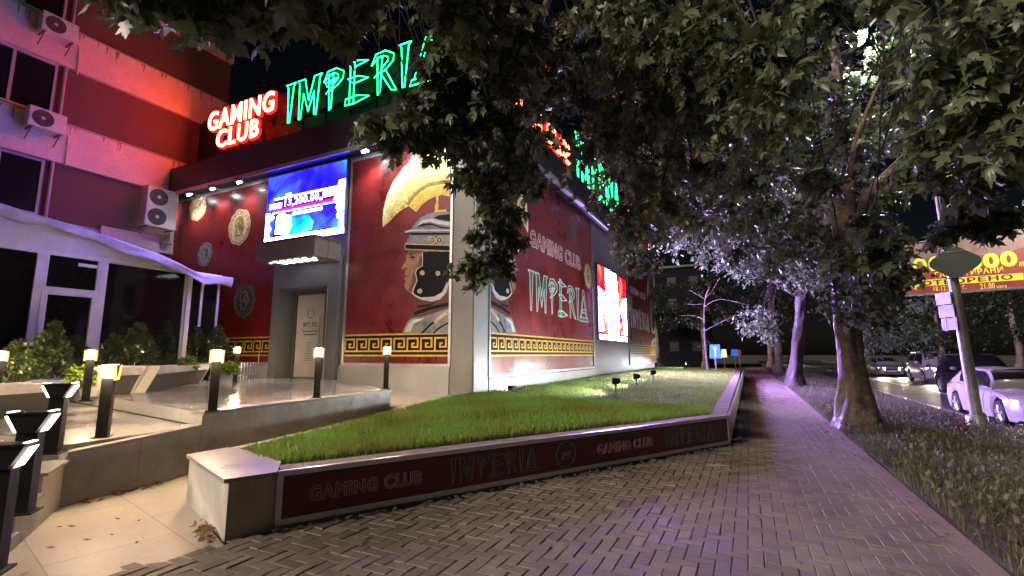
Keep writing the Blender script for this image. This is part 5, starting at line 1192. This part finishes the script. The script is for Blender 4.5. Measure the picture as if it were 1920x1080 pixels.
# second tree down the path
tb2 = onZ(1490, 724, .0); D0 = math.hypot(tb2.x, tb2.y)
cl = region([(1190, 330), (1540, 380), (1560, 510), (1500, 535), (1420, 520), (1340, 485), (1210, 450)], 75, 20, 27, .7, 1.1, 9)
cl += region([(1150, 100), (1700, 100), (1700, 420), (1340, 420), (1240, 330)], 60, 22, 29, 1.0, 1.6, 8)
cl += region([(1390, 590), (1460, 580), (1470, 625), (1400, 630)], 8, 22, 25, .6, .8, 7)
cl += region([(1590, 560), (1760, 560), (1760, 640), (1620, 650)], 14, 24, 30, .9, 1.2, 8)
trunk = [tb2, T_(1494, 660), T_(1500, 600), T_(1504, 550), T_(1508, 500), T_(1505, 400), T_(1500, 250)]
limbs = [([T_(1504, 555), T_(1480, 545, -.3), T_(1440, 520, -.8), T_(1380, 480, -1)], .16, .05), ([T_(1506, 530), T_(1540, 532, -1), T_(1570, 530, -1.5)], .10, .06), ([T_(1507, 500), T_(1470, 430), T_(1420, 330)], .14, .05), ([T_(1506, 480), T_(1560, 400), T_(1640, 300)], .14, .05)]
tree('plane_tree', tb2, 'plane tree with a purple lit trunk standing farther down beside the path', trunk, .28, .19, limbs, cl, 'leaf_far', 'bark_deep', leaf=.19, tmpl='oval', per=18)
# row farther on, hardly lit
for k, (x, y, lab) in enumerate(((2.0, 44, 'dim tree behind the purple lit trunk, third along the path verge'), (2.1, 62, 'faint far tree where the path vanishes'), (-4.5, 58, 'faint dark tree left of the vanishing path'), (-11, 66, 'dark tree behind the far end of the red hall'))):
    c = []
    for q in range(46):
        a, e = random.uniform(0, 6.28), random.uniform(-.3, 1.4); rr = random.uniform(1.2, 4.6); c.append((Vector((x + rr * math.cos(a) * math.cos(e), y + rr * math.sin(a) * math.cos(e), 6.2 + rr * math.sin(e) * 1.1)), random.uniform(1.0, 1.5), 6))
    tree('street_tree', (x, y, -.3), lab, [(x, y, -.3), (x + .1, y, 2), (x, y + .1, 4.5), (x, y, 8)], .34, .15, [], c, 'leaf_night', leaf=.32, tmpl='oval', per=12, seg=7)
for k, (x, y, lab) in enumerate(((20, 24, 'dark tree across the road at the right picture edge'), (21, 34, 'dark tree across the road behind the black car'), (19.5, 45, 'dark tree across the road above the silver van'), (21, 57, 'dark tree across the road behind the trunk of the big plane tree'), (20, 72, 'dark tree across the road between the two plane tree trunks'), (27, 30, 'tall dark tree behind the billboard'))):
    c = []
    for q in range(46):
        a, e = random.uniform(0, 6.28), random.uniform(-.5, 1.4); rr = random.uniform(1.5, 4.4); c.append((Vector((x + rr * math.cos(a) * math.cos(e), y + rr * math.sin(a) * math.cos(e), 5.0 + rr * math.sin(e) * 1.3)), random.uniform(1.0, 1.6), 6))
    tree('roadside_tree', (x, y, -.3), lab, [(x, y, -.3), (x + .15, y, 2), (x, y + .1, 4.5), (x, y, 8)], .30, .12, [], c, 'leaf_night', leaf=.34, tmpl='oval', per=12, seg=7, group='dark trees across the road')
# thin young tree on the lawn
yb = onZ(1327, 694, .46); D0 = math.hypot(yb.x, yb.y)
lim = [([T_(1322, 620), T_(1350, 605), T_(1380, 592, .3), T_(1425, 582, .5)], .035, .01), ([T_(1322, 600), T_(1300, 592), T_(1275, 592)], .03, .01), ([T_(1320, 575), T_(1345, 562), T_(1375, 565), T_(1405, 573)], .03, .008), ([T_(1320, 560), T_(1300, 548), T_(1292, 544)], .025, .008), ([T_(1322, 560), T_(1335, 545), T_(1350, 520)], .025, .008), ([T_(1321, 570), T_(1290, 571)], .02, .008)]
cl = [(T_(px, py), r, n) for px, py, r, n in ((1282, 594, .4, 4), (1296, 603, .45, 5), (1310, 610, .4, 5), (1300, 590, .3, 4), (1360, 592, .35, 4), (1375, 590, .3, 3), (1345, 600, .3, 3), (1332, 545, .3, 3), (1350, 540, .25, 3), (1325, 575, .3, 4), (1330, 530, .25, 3), (1312, 548, .2, 2), (1326, 640, .2, 2), (1312, 645, .2, 2))]
tree('young_tree', yb, 'thin young tree with a few pale leaves on the lawn beyond the red hall', [yb, T_(1322, 650), T_(1320, 600), T_(1322, 560), T_(1332, 535)], .055, .02, lim, cl, 'leaf_far', 'bark_pale', group=None, leaf=.16, tmpl='oval', per=9, seg=6)
# low dark shrubs and bed at the end of the lawn
for px, py, r, lab in ((1262, 668, .7, 'dark shrub against the end of the red hall'), (1290, 678, .55, 'dark low shrub left of the thin young tree'), (1225, 672, .5, 'dark low shrub behind the last mural panel')):
    v = onZ(px, 694, .4); bush(v.x, v.y + 1.5, .4, r, 'leaf_night', lab, 'dark_shrub', 'dark shrubs at the end of the lawn', 300, .14)

# ================================================================ street lamp, traffic signs, billboard
pb_ = onZ(1836, 806, -.20); D0 = math.hypot(pb_.x, pb_.y)
sl = empty('street_lamp', tuple(pb_), 'leaning grey street lamp post at the kerb with a cold white lamp among the leaves', 'street lamp')
pts = [T_(1836, 806) , T_(1809, 650), T_(1783, 500), T_(1762, 375), T_(1738, 235), T_(1716, 110), T_(1700, 45)]
c = curve(pts, 6); m_ = MB(); n = len(c); m_.tube(c, [.118 - .065 * i / (n - 1) for i in range(n)], 16); m_.tube([c[0] + Vector((0, 0, -.15)), c[0] + Vector((0, 0, .05)), c[0] + Vector((-.02, 0, .30)), c[0] + Vector((-.03, 0, .34))], [.21, .20, .19, .16], 16); m_.build('post', 'pole_steel', sl, smooth=True)
m_ = MB(); arm = curve([c[-1], T_(1685, 20, .1), T_(1650, 30, .2), T_(1622, 58, .2)], 6); m_.tube(arm, .035, 8); m_.build('arm', 'pole_steel', sl, smooth=True)
lp = T_(1606, 70, .2); m_ = MB(); dv = (lp - arm[-1]).normalized(); Mq = Matrix.Translation(lp) @ Matrix.Rotation(math.atan2(dv.y, dv.x), 4, 'Z'); m_.box(-.25, .28, -.11, .11, .02, .10, Mq); m_.box(-.15, .18, -.08, .08, .10, .14, Mq); m_.build('lamp_head', 'pole_steel', sl)
m_ = MB(); m_.lathe((0, 0, 0), [(.04, -.23), (.13, -.20), (.21, -.11), (.235, -.02), (.22, .018)], 16); m_.v = [tuple(Mq @ Vector(v)) for v in m_.v]; m_.build('lens', 'street_led', sl)
spot(sl, lp + Vector((0, 0, -.26)), lp + Vector((0, 0, -5)), 800, (.86, .95, 1), 165, .4, .12)
def sign_plate(pts, nrm, th, m, name, parent):
    m_ = MB(); nrm = Vector(nrm).normalized(); m_.prism([p - nrm * th for p in pts], [p + nrm * th for p in pts]); return m_.build(name, m, parent)
vd = Vector((T_(1790, 500).x, T_(1790, 500).y, 0)).normalized(); rt = Vector((vd.y, -vd.x, 0))
ts = empty('traffic_sign', tuple(T_(1790, 490, -.3)), 'grey back of a diamond traffic sign fixed to the street lamp post', 'traffic sign')
c0 = T_(1790, 492, -.32); q = .78 
m_ = MB(); ptsq = [c0 + rt * (-q) , c0 + Vector((0, 0, -.62)) , c0 + rt * q, c0 + Vector((0, 0, .62))]; ptsq = [c0 + (rt * u + Vector((0, 0, w_))) for u, w_ in ((-.44, -.05), (-.38, -.12), (-.08, -.36), (.08, -.36), (.38, -.12), (.44, -.05), (.44, .05), (.38, .12), (.08, .36), (-.08, .36), (-.38, .12), (-.44, .05))]
sign_plate(ptsq, vd, .012, 'sign_grey', 'plate', ts); m_ = MB(); m_.tube([c0 + Vector((0, 0, .25)) - vd * .02 - rt * .2, c0 + Vector((0, 0, .25)) - vd * .02 + rt * .2], .018, 6); m_.build('clamp', 'pole_steel', ts)
ps = empty('panel_sign', tuple(T_(1772, 585, -.1)), 'narrow white panel sign hung below the diamond sign on the lamp post', 'traffic sign')
A_, B_ = T_(1766, 548, -.05), T_(1784, 620, -.05); sd3 = (rt * -.55 + vd * .83).normalized()
m_ = MB(); n3 = sd3.cross(Vector((0, 0, 1)))
for k in range(3):
    z1 = A_.z - (A_.z - B_.z) * k / 3 - .01; z0 = A_.z - (A_.z - B_.z) * (k + 1) / 3 + .01; cb = A_.lerp(B_, (k + .5) / 3); cb.z = 0
    ptsq = [cb - sd3 * .25 + Vector((0, 0, z0)), cb + sd3 * .25 + Vector((0, 0, z0)), cb + sd3 * .25 + Vector((0, 0, z1)), cb - sd3 * .25 + Vector((0, 0, z1))]
    m_.prism([p - n3 * .012 for p in ptsq], [p + n3 * .012 for p in ptsq])
m_.build('plate', 'panel_white', ps)
m_ = MB(); cb = A_.lerp(B_, .5); m_.box(-.02, .02, -.02, .02, B_.z - .02, A_.z + .02, Matrix.Translation((cb.x + sd3.x * .1 + n3.x * .03, cb.y + sd3.y * .1, 0))); m_.build('rail', 'pole_steel', ps)
rb_ = onZ(1802, 818, -.1); o = empty('red_bag', (rb_.x, rb_.y, vz(rb_.x, rb_.y)), 'crumpled red bag lying in the grass at the foot of the lamp post', 'bag')
m_ = MB(); vs = []; 
for j in range(6):
    for i in range(10):
        a = i * .628; r = .12 * math.sin(math.pi * (j + .6) / 6.4) * (1 + random.uniform(-.3, .3)); vs.append((rb_.x + r * 1.3 * math.cos(a), rb_.y + r * math.sin(a), vz(rb_.x, rb_.y) + .02 + j * .042 + random.uniform(-.02, .02)))
m_.add(vs, [(j * 10 + i, j * 10 + (i + 1) % 10, (j + 1) * 10 + (i + 1) % 10, (j + 1) * 10 + i) for j in range(5) for i in range(10)] + [tuple(range(50, 60))]); m_.build('bag_body', 'cloth_bag', o)
# billboard over the far pavement
BD = 21.0
def bbp(px, py): return onD(px, py, BD)
c_l, c_r = onD(1690, 552, BD), onD(1920, 540, BD * 1.0)
e_ = Vector((c_r.x - c_l.x, c_r.y - c_l.y)); FB = Frame((c_l.x, c_l.y), e_); HB = lambda px, py: hit(FB, px, py)
za, zb = HB(1690, 552)[1], HB(1720, 456)[1]; aw = HB(1920, 500)[0] + 3.2
bb = empty('billboard', (c_l.x, c_l.y, -.3), 'red and yellow billboard on posts beside the road with a yellow arrow', 'billboard')
m_ = MB(); FB.rect(m_, 0, aw, za, zb, -.12, .0); m_.build('panel', 'bb_red', bb)
m_ = MB(); FB.poly(m_, [(0.02, zb - .95), (.4, zb - .7), (.9, zb - .85), (1.6, zb - .55), (2.4, zb - .7), (3.2, zb - .45), (4.2, zb - .6), (5.0, zb - .5), (aw - .02, zb - .9), (aw - .02, zb - .02), (.02, zb - .02)], .0, .004); m_.build('pale_picture', 'bb_pale', bb)
m_ = MB(); (x0, _), (x1, _) = HB(1706, 500), HB(1762, 500); u = HB(1800, 505)[1]; l_ = HB(1800, 480)[1]
text(m_, FB, 'GO', HB(1712, 500)[0], HB(1768, 500)[0], HB(1740, 512)[1], HB(1740, 482)[1], .006, .05, 0, .01, .3) if False else text(m_, FB, 'ОС', HB(1712, 500)[0], HB(1768, 500)[0], HB(1740, 512)[1], HB(1740, 482)[1], .006, .05, 0, .01, .3)
text(m_, FB, '000', HB(1812, 500)[0], HB(1910, 500)[0], HB(1860, 503)[1], HB(1860, 474)[1], .006, .05, 0, .01, .3); text(m_, FB, 'лв.', HB(1911, 500)[0], HB(1926, 500)[0], HB(1915, 499)[1], HB(1915, 491)[1], .006, .02, 0, .01, .3)
m_.build('big_lettering', 'bb_lime', bb)
m_ = MB(); text(m_, FB, 'ГАРАНТИРАНИ', HB(1752, 510)[0], HB(1881, 508)[0], HB(1850, 513)[1], HB(1850, 502)[1], .006, .02, 0, .01, .3)
y0, y1, ym = HB(1740, 540)[1], HB(1740, 517)[1], 0; yc = (y0 + y1) / 2; h2 = (y1 - y0)
yc = HB(1716, 532)[1]; yr_ = HB(1919, 518)[1]; ar_ = HB(1919, 518)[0]; FB.poly(m_, [(HB(1690, 534)[0] + .05, yc), (HB(1718, 530)[0], yc + h2 * .55), (HB(1718, 530)[0], yc + h2 * .26), (ar_, yr_ + h2 * .26), (ar_, yr_ - h2 * .26), (HB(1718, 530)[0], yc - h2 * .26), (HB(1718, 530)[0], yc - h2 * .55)], .002, .006)
text(m_, FB, '18.12.2010 г.', HB(1750, 540)[0], HB(1812, 540)[0], HB(1780, 544)[1], HB(1780, 535)[1], .006, .02, 0, .01, .3); text(m_, FB, '21.00', HB(1838, 540)[0], HB(1866, 540)[0], HB(1850, 542)[1], HB(1850, 531)[1], .006, .02, 0, .01, .3); text(m_, FB, 'часа', HB(1869, 540)[0], HB(1888, 540)[0], HB(1880, 541)[1], HB(1880, 535)[1], .006, .02, 0, .01, .3)
m_.build('yellow_lettering', 'bb_yellow', bb)
m_ = MB(); text(m_, FB, 'ОТВОРЕНО', HB(1728, 530)[0], HB(1900, 525)[0], (yc + yr_) / 2 - h2 * .2, (yc + yr_) / 2 + h2 * .2, .008, .03, 0, .01, .3); m_.build('dark_lettering', 'bb_dark', bb)
m_ = MB(); FB.rect(m_, aw - .6, aw - .35, -.3, za, -.4, -.13); FB.rect(m_, aw - 2.2, aw - 1.95, -.3, za, -.4, -.13); FB.rect(m_, -.03, aw + .03, za - .07, za - .001, -.14, .02); FB.rect(m_, -.03, aw + .03, zb + .001, zb + .05, -.14, .02); m_.build('post_frame', 'alu_dark', bb)
spot(bb, FB.P(aw * .5, zb + .3, 2.2), FB.P(aw * .5, (za + zb) / 2, 0), 230, (1, .9, .75), 150, .6, .1)  # added lamp to brighten the billboard, its arm and housing added too
m_ = MB(); FB.rect(m_, aw * .5 - .03, aw * .5 + .03, zb + .28, zb + .33, .0, 2.1); FB.rect(m_, aw * .5 - .15, aw * .5 + .15, zb + .33, zb + .42, 2.05, 2.3); m_.build('added_lamp_arm', 'alu_dark', bb)

# ================================================================ cars
def vehicle(x, y, length, width, height, paint, label, name='parked_car', suv=False, light=True, ws=.62, grp='cars queued on the road', detail=True):
    """front faces -Y, wheels on the road"""
    o = empty(name, (x, y, ROADZ), label, 'car', grp)
    hw = width / 2; wr = .33 if not suv else .37; zb_ = .20 if not suv else .27
    yf, yr = -length / 2, length / 2; wf, wrr = yf + length * .19, yr - length * .205
    sh = height * (.60 if not suv else .58)      # shoulder
    def top(yy):    # centre line of the lower body
        t = (yy - yf) / length
        k = [(0, .50), (.02, .56), (.10, .62), (.28, .70), (.32, .72), (.75, .76), (.95, .76), (1, .70)] if not suv else [(0, .62), (.02, .70), (.08, .74), (.25, .80), (.30, .84), (.9, .86), (1, .82)]
        for (a, u), (b, v) in zip(k, k[1:]):
            if a <= t <= b: return (u + (v - u) * (t - a) / (b - a)) * (height * (.93 if not suv else .74))
        return k[-1][1] * height
    def half(yy):
        t = (yy - yf) / length; return hw * (1 - .16 * max(0, (.12 - t) / .12) ** 2 - .14 * max(0, (t - .88) / .12) ** 2)
    N_ = 90; m_ = MB(); vs = []
    for i in range(N_ + 1):
        yy = yf + length * i / N_; w_ = half(yy); zt_ = top(yy); low = zb_ + .05 * (1 if abs((yy - yf) / length - .5) > .46 else 0)
        for wy in (wf, wrr):
            d = abs(yy - wy)
            if d < wr + .07: low = max(low, wr + math.sqrt(max((wr + .07) ** 2 - d * d, 0)))
        low = min(low, zt_ - .10)
        prof = [(.55 * w_, min(low, zb_ + .02) if low <= zb_ + .1 else low), (w_ * .95, low), (w_ * 1.0, low + (zt_ - low) * .35), (w_ * .985, low + (zt_ - low) * .62), (w_ * .93, low + (zt_ - low) * .86), (w_ * .80, zt_ - .02), (w_ * .45, zt_ + .012), (0, zt_ + .02)]
        row = [(-a, yy, z) for a, z in prof] + [(a, yy, z) for a, z in prof[::-1][1:]]
        vs += row
    k = 15
    fs = [(i * k + j, i * k + j + 1, (i + 1) * k + j + 1, (i + 1) * k + j) for i in range(N_) for j in range(k - 1)]
    fs += [tuple(range(k)), tuple(range(N_ * k, N_ * k + k))[::-1], ] + [(i * k + k - 1, i * k, (i + 1) * k, (i + 1) * k + k - 1) for i in range(N_)]
    m_.add(vs, fs); body = m_.build('body', paint, o, smooth=True, local=True)
    bm_ = body.modifiers.new('edges', 'EDGE_SPLIT'); bm_.split_angle = math.radians(38)
    # cabin
    c0, c1, c2, c3 = ((.30, .46, .72, .93) if not suv else (.26, .40, .90, .99)); m_ = MB(); vs = []; st_ = []
    CN = 30
    for i in range(CN + 1):
        t = c0 + (c3 - c0) * i / CN; yy = yf + length * t; zbse = top(yy) - .03
        if t < c1: f = max(0, math.sin((t - c0) / (c1 - c0) * math.pi / 2)) ** .85
        elif t < c2: f = 1 - .03 * (t - c1) / (c2 - c1)
        else: f = .97 * max(0, math.cos((t - c2) / (c3 - c2) * math.pi / 2)) ** .9
        zr_ = zbse + .02 + (height - top(yf + length * .5) + .03) * f; zr_ = max(zr_, zbse + .02)
        wb_, wt_ = half(yy) * .86, half(yy) * (.86 - .20 * (zr_ - zbse) / .6)
        row = [(-wb_, yy, zbse), (-(wb_ + wt_) / 2 - .015, yy, (zbse + zr_) / 2), (-wt_, yy, zr_ - .05), (-wt_ * .8, yy, zr_ - .008), (0, yy, zr_ + .02)]
        row += [(-a, b, c_) for a, b, c_ in row[::-1][1:]]; vs += row; st_.append(row)
    m_.add(vs, [(i * 9 + j, i * 9 + j + 1, (i + 1) * 9 + j + 1, (i + 1) * 9 + j) for i in range(CN) for j in range(8)]); m_.build('cabin', paint, o, smooth=True, local=True)
    # glass follows the cabin surface, a few millimetres proud
    def off(p, q): return (p[0] * 1.0 + q[0], p[1] + q[1], p[2] + q[2])
    nW = int((c1 - c0) / (c3 - c0) * CN)
    m_ = MB(); rows = [[Vector(r[q]) * 1.0 + Vector((sq_, -.014, .014)) for q, sq_ in ((2, .05), (3, .0), (4, 0), (5, 0), (6, -.05))] for r in st_[2:nW]]
    m_.add([p for r in rows for p in r], [(i * 5 + j, i * 5 + j + 1, (i + 1) * 5 + j + 1, (i + 1) * 5 + j) for i in range(len(rows) - 1) for j in range(4)]); m_.build('windscreen', 'glass_dark', o, smooth=True, local=True)
    i0, i1 = nW - 2, CN - (8 if not suv else 3)
    for sgn in (0, 1):
        for (u0, u1) in ((i0 - 3, (i0 + i1) // 2), ((i0 + i1) // 2 + 1, i1)):
            m_ = MB(); rr = []
            for i in range(u0, u1 + 1):
                r = st_[min(i, CN)]; a, b, c_ = (Vector(r[0]), Vector(r[1]), Vector(r[2])) if sgn == 0 else (Vector(r[8]), Vector(r[7]), Vector(r[6])); sx = -.012 if sgn == 0 else .012
                rr.append([a.lerp(b, .22) + Vector((sx, 0, 0)), b + Vector((sx, 0, 0)), b.lerp(c_, .85) + Vector((sx, 0, .004))])
            m_.add([p for r in rr for p in r], [(i * 3 + j, i * 3 + j + 1, (i + 1) * 3 + j + 1, (i + 1) * 3 + j) for i in range(len(rr) - 1) for j in range(2)]); m_.build('side_window', 'glass_dark', o, local=True)
    m_ = MB(); rr = [[Vector(r[q]) + Vector((sq_, .014, .014)) for q, sq_ in ((2, .05), (4, 0), (6, -.05))] for r in st_[-7:-1]]
    m_.add([p for r in rr for p in r], [(i * 3 + j, i * 3 + j + 1, (i + 1) * 3 + j + 1, (i + 1) * 3 + j) for i in range(len(rr) - 1) for j in range(2)]); m_.build('rear_window', 'glass_dark', o, local=True)
    # wheels
    for wy in (wf, wrr):
        for sgn in (-1, 1):
            m_ = MB(); cx = sgn * (hw - .115); m_.lathe((cx, wy, wr), [(wr * .62, -.1), (wr * .93, -.1), (wr, -.06), (wr, .06), (wr * .93, .1), (wr * .62, .1)], 28, 'X'); ty = m_.build('wheel', 'tyre', o, smooth=False, local=True)
            m_ = MB(); xo = cx + sgn * .085; m_.lathe((xo, wy, wr), [(wr * .66, -.012), (wr * .70, .012), (wr * .64, .014), (wr * .60, -.012)], 28, 'X')
            for q in range(5):
                a = q * 2 * math.pi / 5 + .3
                for da in (-.13, .13):
                    p0 = Vector((xo + sgn * .006, wy + wr * .1 * math.cos(a), wr + wr * .1 * math.sin(a))); p1 = Vector((xo + sgn * .006, wy + wr * .64 * math.cos(a + da), wr + wr * .64 * math.sin(a + da))); m_.tube([p0, p1], [.035, .022], 5)
            m_.lathe((xo, wy, wr), [(wr * .17, -.015), (wr * .17, .02), (wr * .05, .024)], 12, 'X'); m_.build('rim', 'rim', ty, local=True)
            m_ = MB(); m_.lathe((cx + sgn * .04, wy, wr), [(wr * .6, -.01), (wr * .6, .01)], 20, 'X'); m_.build('wheel_well', 'car_trim', ty, local=True)
    # lights, grille, mirrors, bumper details
    zl = top(yf + .14) * (.83 if not suv else .86)
    for sgn in (-1, 1):
        m_ = MB(); n = 7; vs = []
        for i in range(n):
            t = i / (n - 1); xx = sgn * hw * (.50 + .42 * t); yy = yf - .012 + .34 * t * t; vs += [(xx, yy - .004, zl - .075), (xx, yy + .015, zl + .07 + .02 * t), (xx * .98, yy + .06, zl + .05), (xx * .98, yy + .06, zl - .055)]
        m_.add(vs, [(i * 4 + j, i * 4 + (j + 1) % 4, (i + 1) * 4 + (j + 1) % 4, (i + 1) * 4 + j) for i in range(n - 1) for j in range(4)] + [(0, 1, 2, 3), tuple(range((n - 1) * 4, n * 4))[::-1]])
        hl = m_.build('headlight', 'headlight' if light else 'glass_dark', o, local=True)
        if light: spot(o, (x + sgn * hw * .7, y + yf - .08, ROADZ + zl), (x + sgn * hw * .7, y + yf - 9, ROADZ + .0), 380, (1, .84, .6), 70, .6, .06)
        m_ = MB(); m_.box(sgn * hw * .70 - .13, sgn * hw * .70 + .13, yr - .06, yr + .012, top(yr - .05) - .22, top(yr - .05) - .06); m_.build('tail_light', 'tail_red', o, local=True)
        m_ = MB(); yy = yf + length * (.355 if not suv else .32); zz = top(yy) + .10; xx = sgn * (half(yy) + .06)
        Mm = Matrix.Translation((xx, yy, zz)); m_.lathe((0, 0, 0), [(.02, -.05), (.09, -.04), (.105, .0), (.09, .05), (.03, .07)], 12, 'Y'); m_.v = [tuple(Mm @ Vector((v[0] * 1.1, v[1], v[2] * .75))) for v in m_.v]; m_.build('wing_mirror', paint if paint != 'car_black' else 'car_silver', o, smooth=True, local=True)
    m_ = MB(); m_.box(-.42, -.02, yf - .014, yf + .03, zl - .12, zl + .03); m_.box(.02, .42, yf - .014, yf + .03, zl - .12, zl + .03); m_.box(-hw * .62, hw * .62, yf - .006, yf + .05, zb_ + .08, zb_ + .2); m_.build('grille', 'car_trim', o, local=True)
    m_ = MB(); m_.box(-.26, .26, yf - .03, yf - .015, zl - .26, zl - .15); m_.build('number_plate', 'sign_white', o, local=True)
    for sgn in (-1, 1):
        m_ = MB(); yy = yf + length * .55; m_.box(sgn * (half(yy) * .985) - .012, sgn * (half(yy) * .985) + .02, yy - .10, yy + .10, top(yy) * .78, top(yy) * .78 + .03); m_.build('door_handle', paint, o, local=True)
        m_ = MB()
        for t in (.36, .55, .74):
            yy = yf + length * t; w_ = half(yy); zt_ = top(yy); m_.tube([(sgn * (w_ * 1.001), yy, zb_ + (zt_ - zb_) * .2), (sgn * (w_ * 1.003), yy, zb_ + (zt_ - zb_) * .4), (sgn * (w_ * .99), yy, zb_ + (zt_ - zb_) * .62), (sgn * w_ * .94, yy, zb_ + (zt_ - zb_) * .85)], .005, 4)
        m_.build('door_seam', 'car_trim', o, local=True)
    m_ = MB(); m_.box(-hw * .84, hw * .84, yf + .35, yr - .3, zb_ - .03, zb_ + .1); m_.build('underbody', 'car_trim', o, local=True)
    if suv:
        for sgn in (-1, 1): m_ = MB(); m_.tube([(sgn * hw * .6, yf + length * .45, height + .02), (sgn * hw * .6, yf + length * .9, height + .02)], .02, 6); m_.build('roof_rail', 'alu', o, local=True)
    return o
wv = onZ(1793, 777, ROADZ); wv2 = onZ(1872, 801, ROADZ); L1 = 4.7
vehicle(wv.x + .90, wv.y - (.5 - .205) * L1, L1, 1.80, 1.42, 'car_white', 'white saloon car with lit headlights beside the leaning lamp post', 'white_car')
v = onZ(1787, 742, ROADZ); vehicle(v.x + .95, v.y + .3, 4.6, 1.86, 1.80, 'car_black', 'black off-road car in the second lane behind the white saloon', 'black_car', suv=True, light=False)
v = onZ(1722, 717, ROADZ); vehicle(v.x + 1.0, v.y + .8, 4.7, 1.86, 1.95, 'car_silver', 'silver off-road car with one bright headlight behind the black car', 'silver_car', suv=True)
v = onZ(1650, 706, ROADZ); vehicle(v.x + .7, v.y + 1.5, 4.4, 1.75, 1.5, 'car_grey', 'grey car with lit headlights just right of the big tree trunk', 'grey_car')
v = onZ(1462, 682, ROADZ); vehicle(6.9, 96, 4.4, 1.78, 1.5, 'car_grey', 'far car whose two headlights glow beside the purple lit trunk', 'far_car')

# ================================================================ small signs and houses far down the path
D0 = 30
def postsign(px, ptop, pbot, pfoot, pw_, d, m, label, figure=False, name='small_sign'):
    a, b = onD(px, ptop, d), onD(px, pbot, d); f = onD(px, pfoot, d); f.z = max(f.z, 0); vd = Vector((a.x, a.y, 0)).normalized(); fr = Frame((a.x, a.y), (vd.y, -vd.x)); w_ = pw_ / F * d / 2
    o = empty(name, (a.x, a.y, f.z), label, 'sign', 'small signs far down the path'); m_ = MB(); fr.poly(m_, [(-w_, b.z), (w_, b.z), (w_ * .8, a.z), (-w_ * .8, a.z)], .0, .04); m_.build('board', m, o)
    m_ = MB(); m_.tube([(a.x, a.y, f.z), (a.x - fr.n.x * .03, a.y - fr.n.y * .03, a.z)], .035, 6); m_.build('post', 'pole_steel', o)
    if figure:
        m_ = MB(); h = a.z - b.z; fr.poly(m_, [(-w_ * .05, b.z + h * .12), (w_ * .2, b.z + h * .12), (w_ * .12, b.z + h * .5), (w_ * .35, b.z + h * .82), (w_ * .12, b.z + h * .88), (w_ * .02, b.z + h * .65), (-w_ * .15, b.z + h * .88), (-w_ * .32, b.z + h * .8), (-w_ * .1, b.z + h * .5)], .04, .045); m_.build('figure', 'sign_white', o)
postsign(1340, 646, 672, 692, 19, 30, 'sign_blue', 'bright blue sign board with a white figure behind the thin young tree', True, 'blue_sign')
glow('sign_glow', (1, .8, .5), .8)
postsign(1357, 655, 670, 690, 9, 38, 'sign_glow', 'pale yellowish lit sign right of the blue board')
postsign(1377, 655, 667, 688, 12, 48, 'sign_blue', 'small far blue sign among the dark trees')
postsign(1386, 656, 667, 688, 6, 52, 'bb_red', 'tiny far red sign beside the far blue one')
def house(x, y, w_, dp, h, label, nx_=6, nz_=4):
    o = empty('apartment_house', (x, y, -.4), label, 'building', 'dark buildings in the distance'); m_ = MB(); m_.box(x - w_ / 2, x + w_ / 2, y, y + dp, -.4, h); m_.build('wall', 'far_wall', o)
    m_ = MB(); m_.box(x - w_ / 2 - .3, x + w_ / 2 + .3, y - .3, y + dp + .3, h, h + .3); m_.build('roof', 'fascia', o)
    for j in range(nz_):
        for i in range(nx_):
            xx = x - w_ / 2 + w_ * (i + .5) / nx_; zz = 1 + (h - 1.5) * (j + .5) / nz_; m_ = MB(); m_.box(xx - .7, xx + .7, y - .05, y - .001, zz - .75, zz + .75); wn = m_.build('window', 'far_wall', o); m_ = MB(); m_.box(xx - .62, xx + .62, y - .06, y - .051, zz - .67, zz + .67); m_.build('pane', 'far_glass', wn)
house(-14, 72, 18, 10, 14, 'dark apartment house beyond the far end of the red hall')
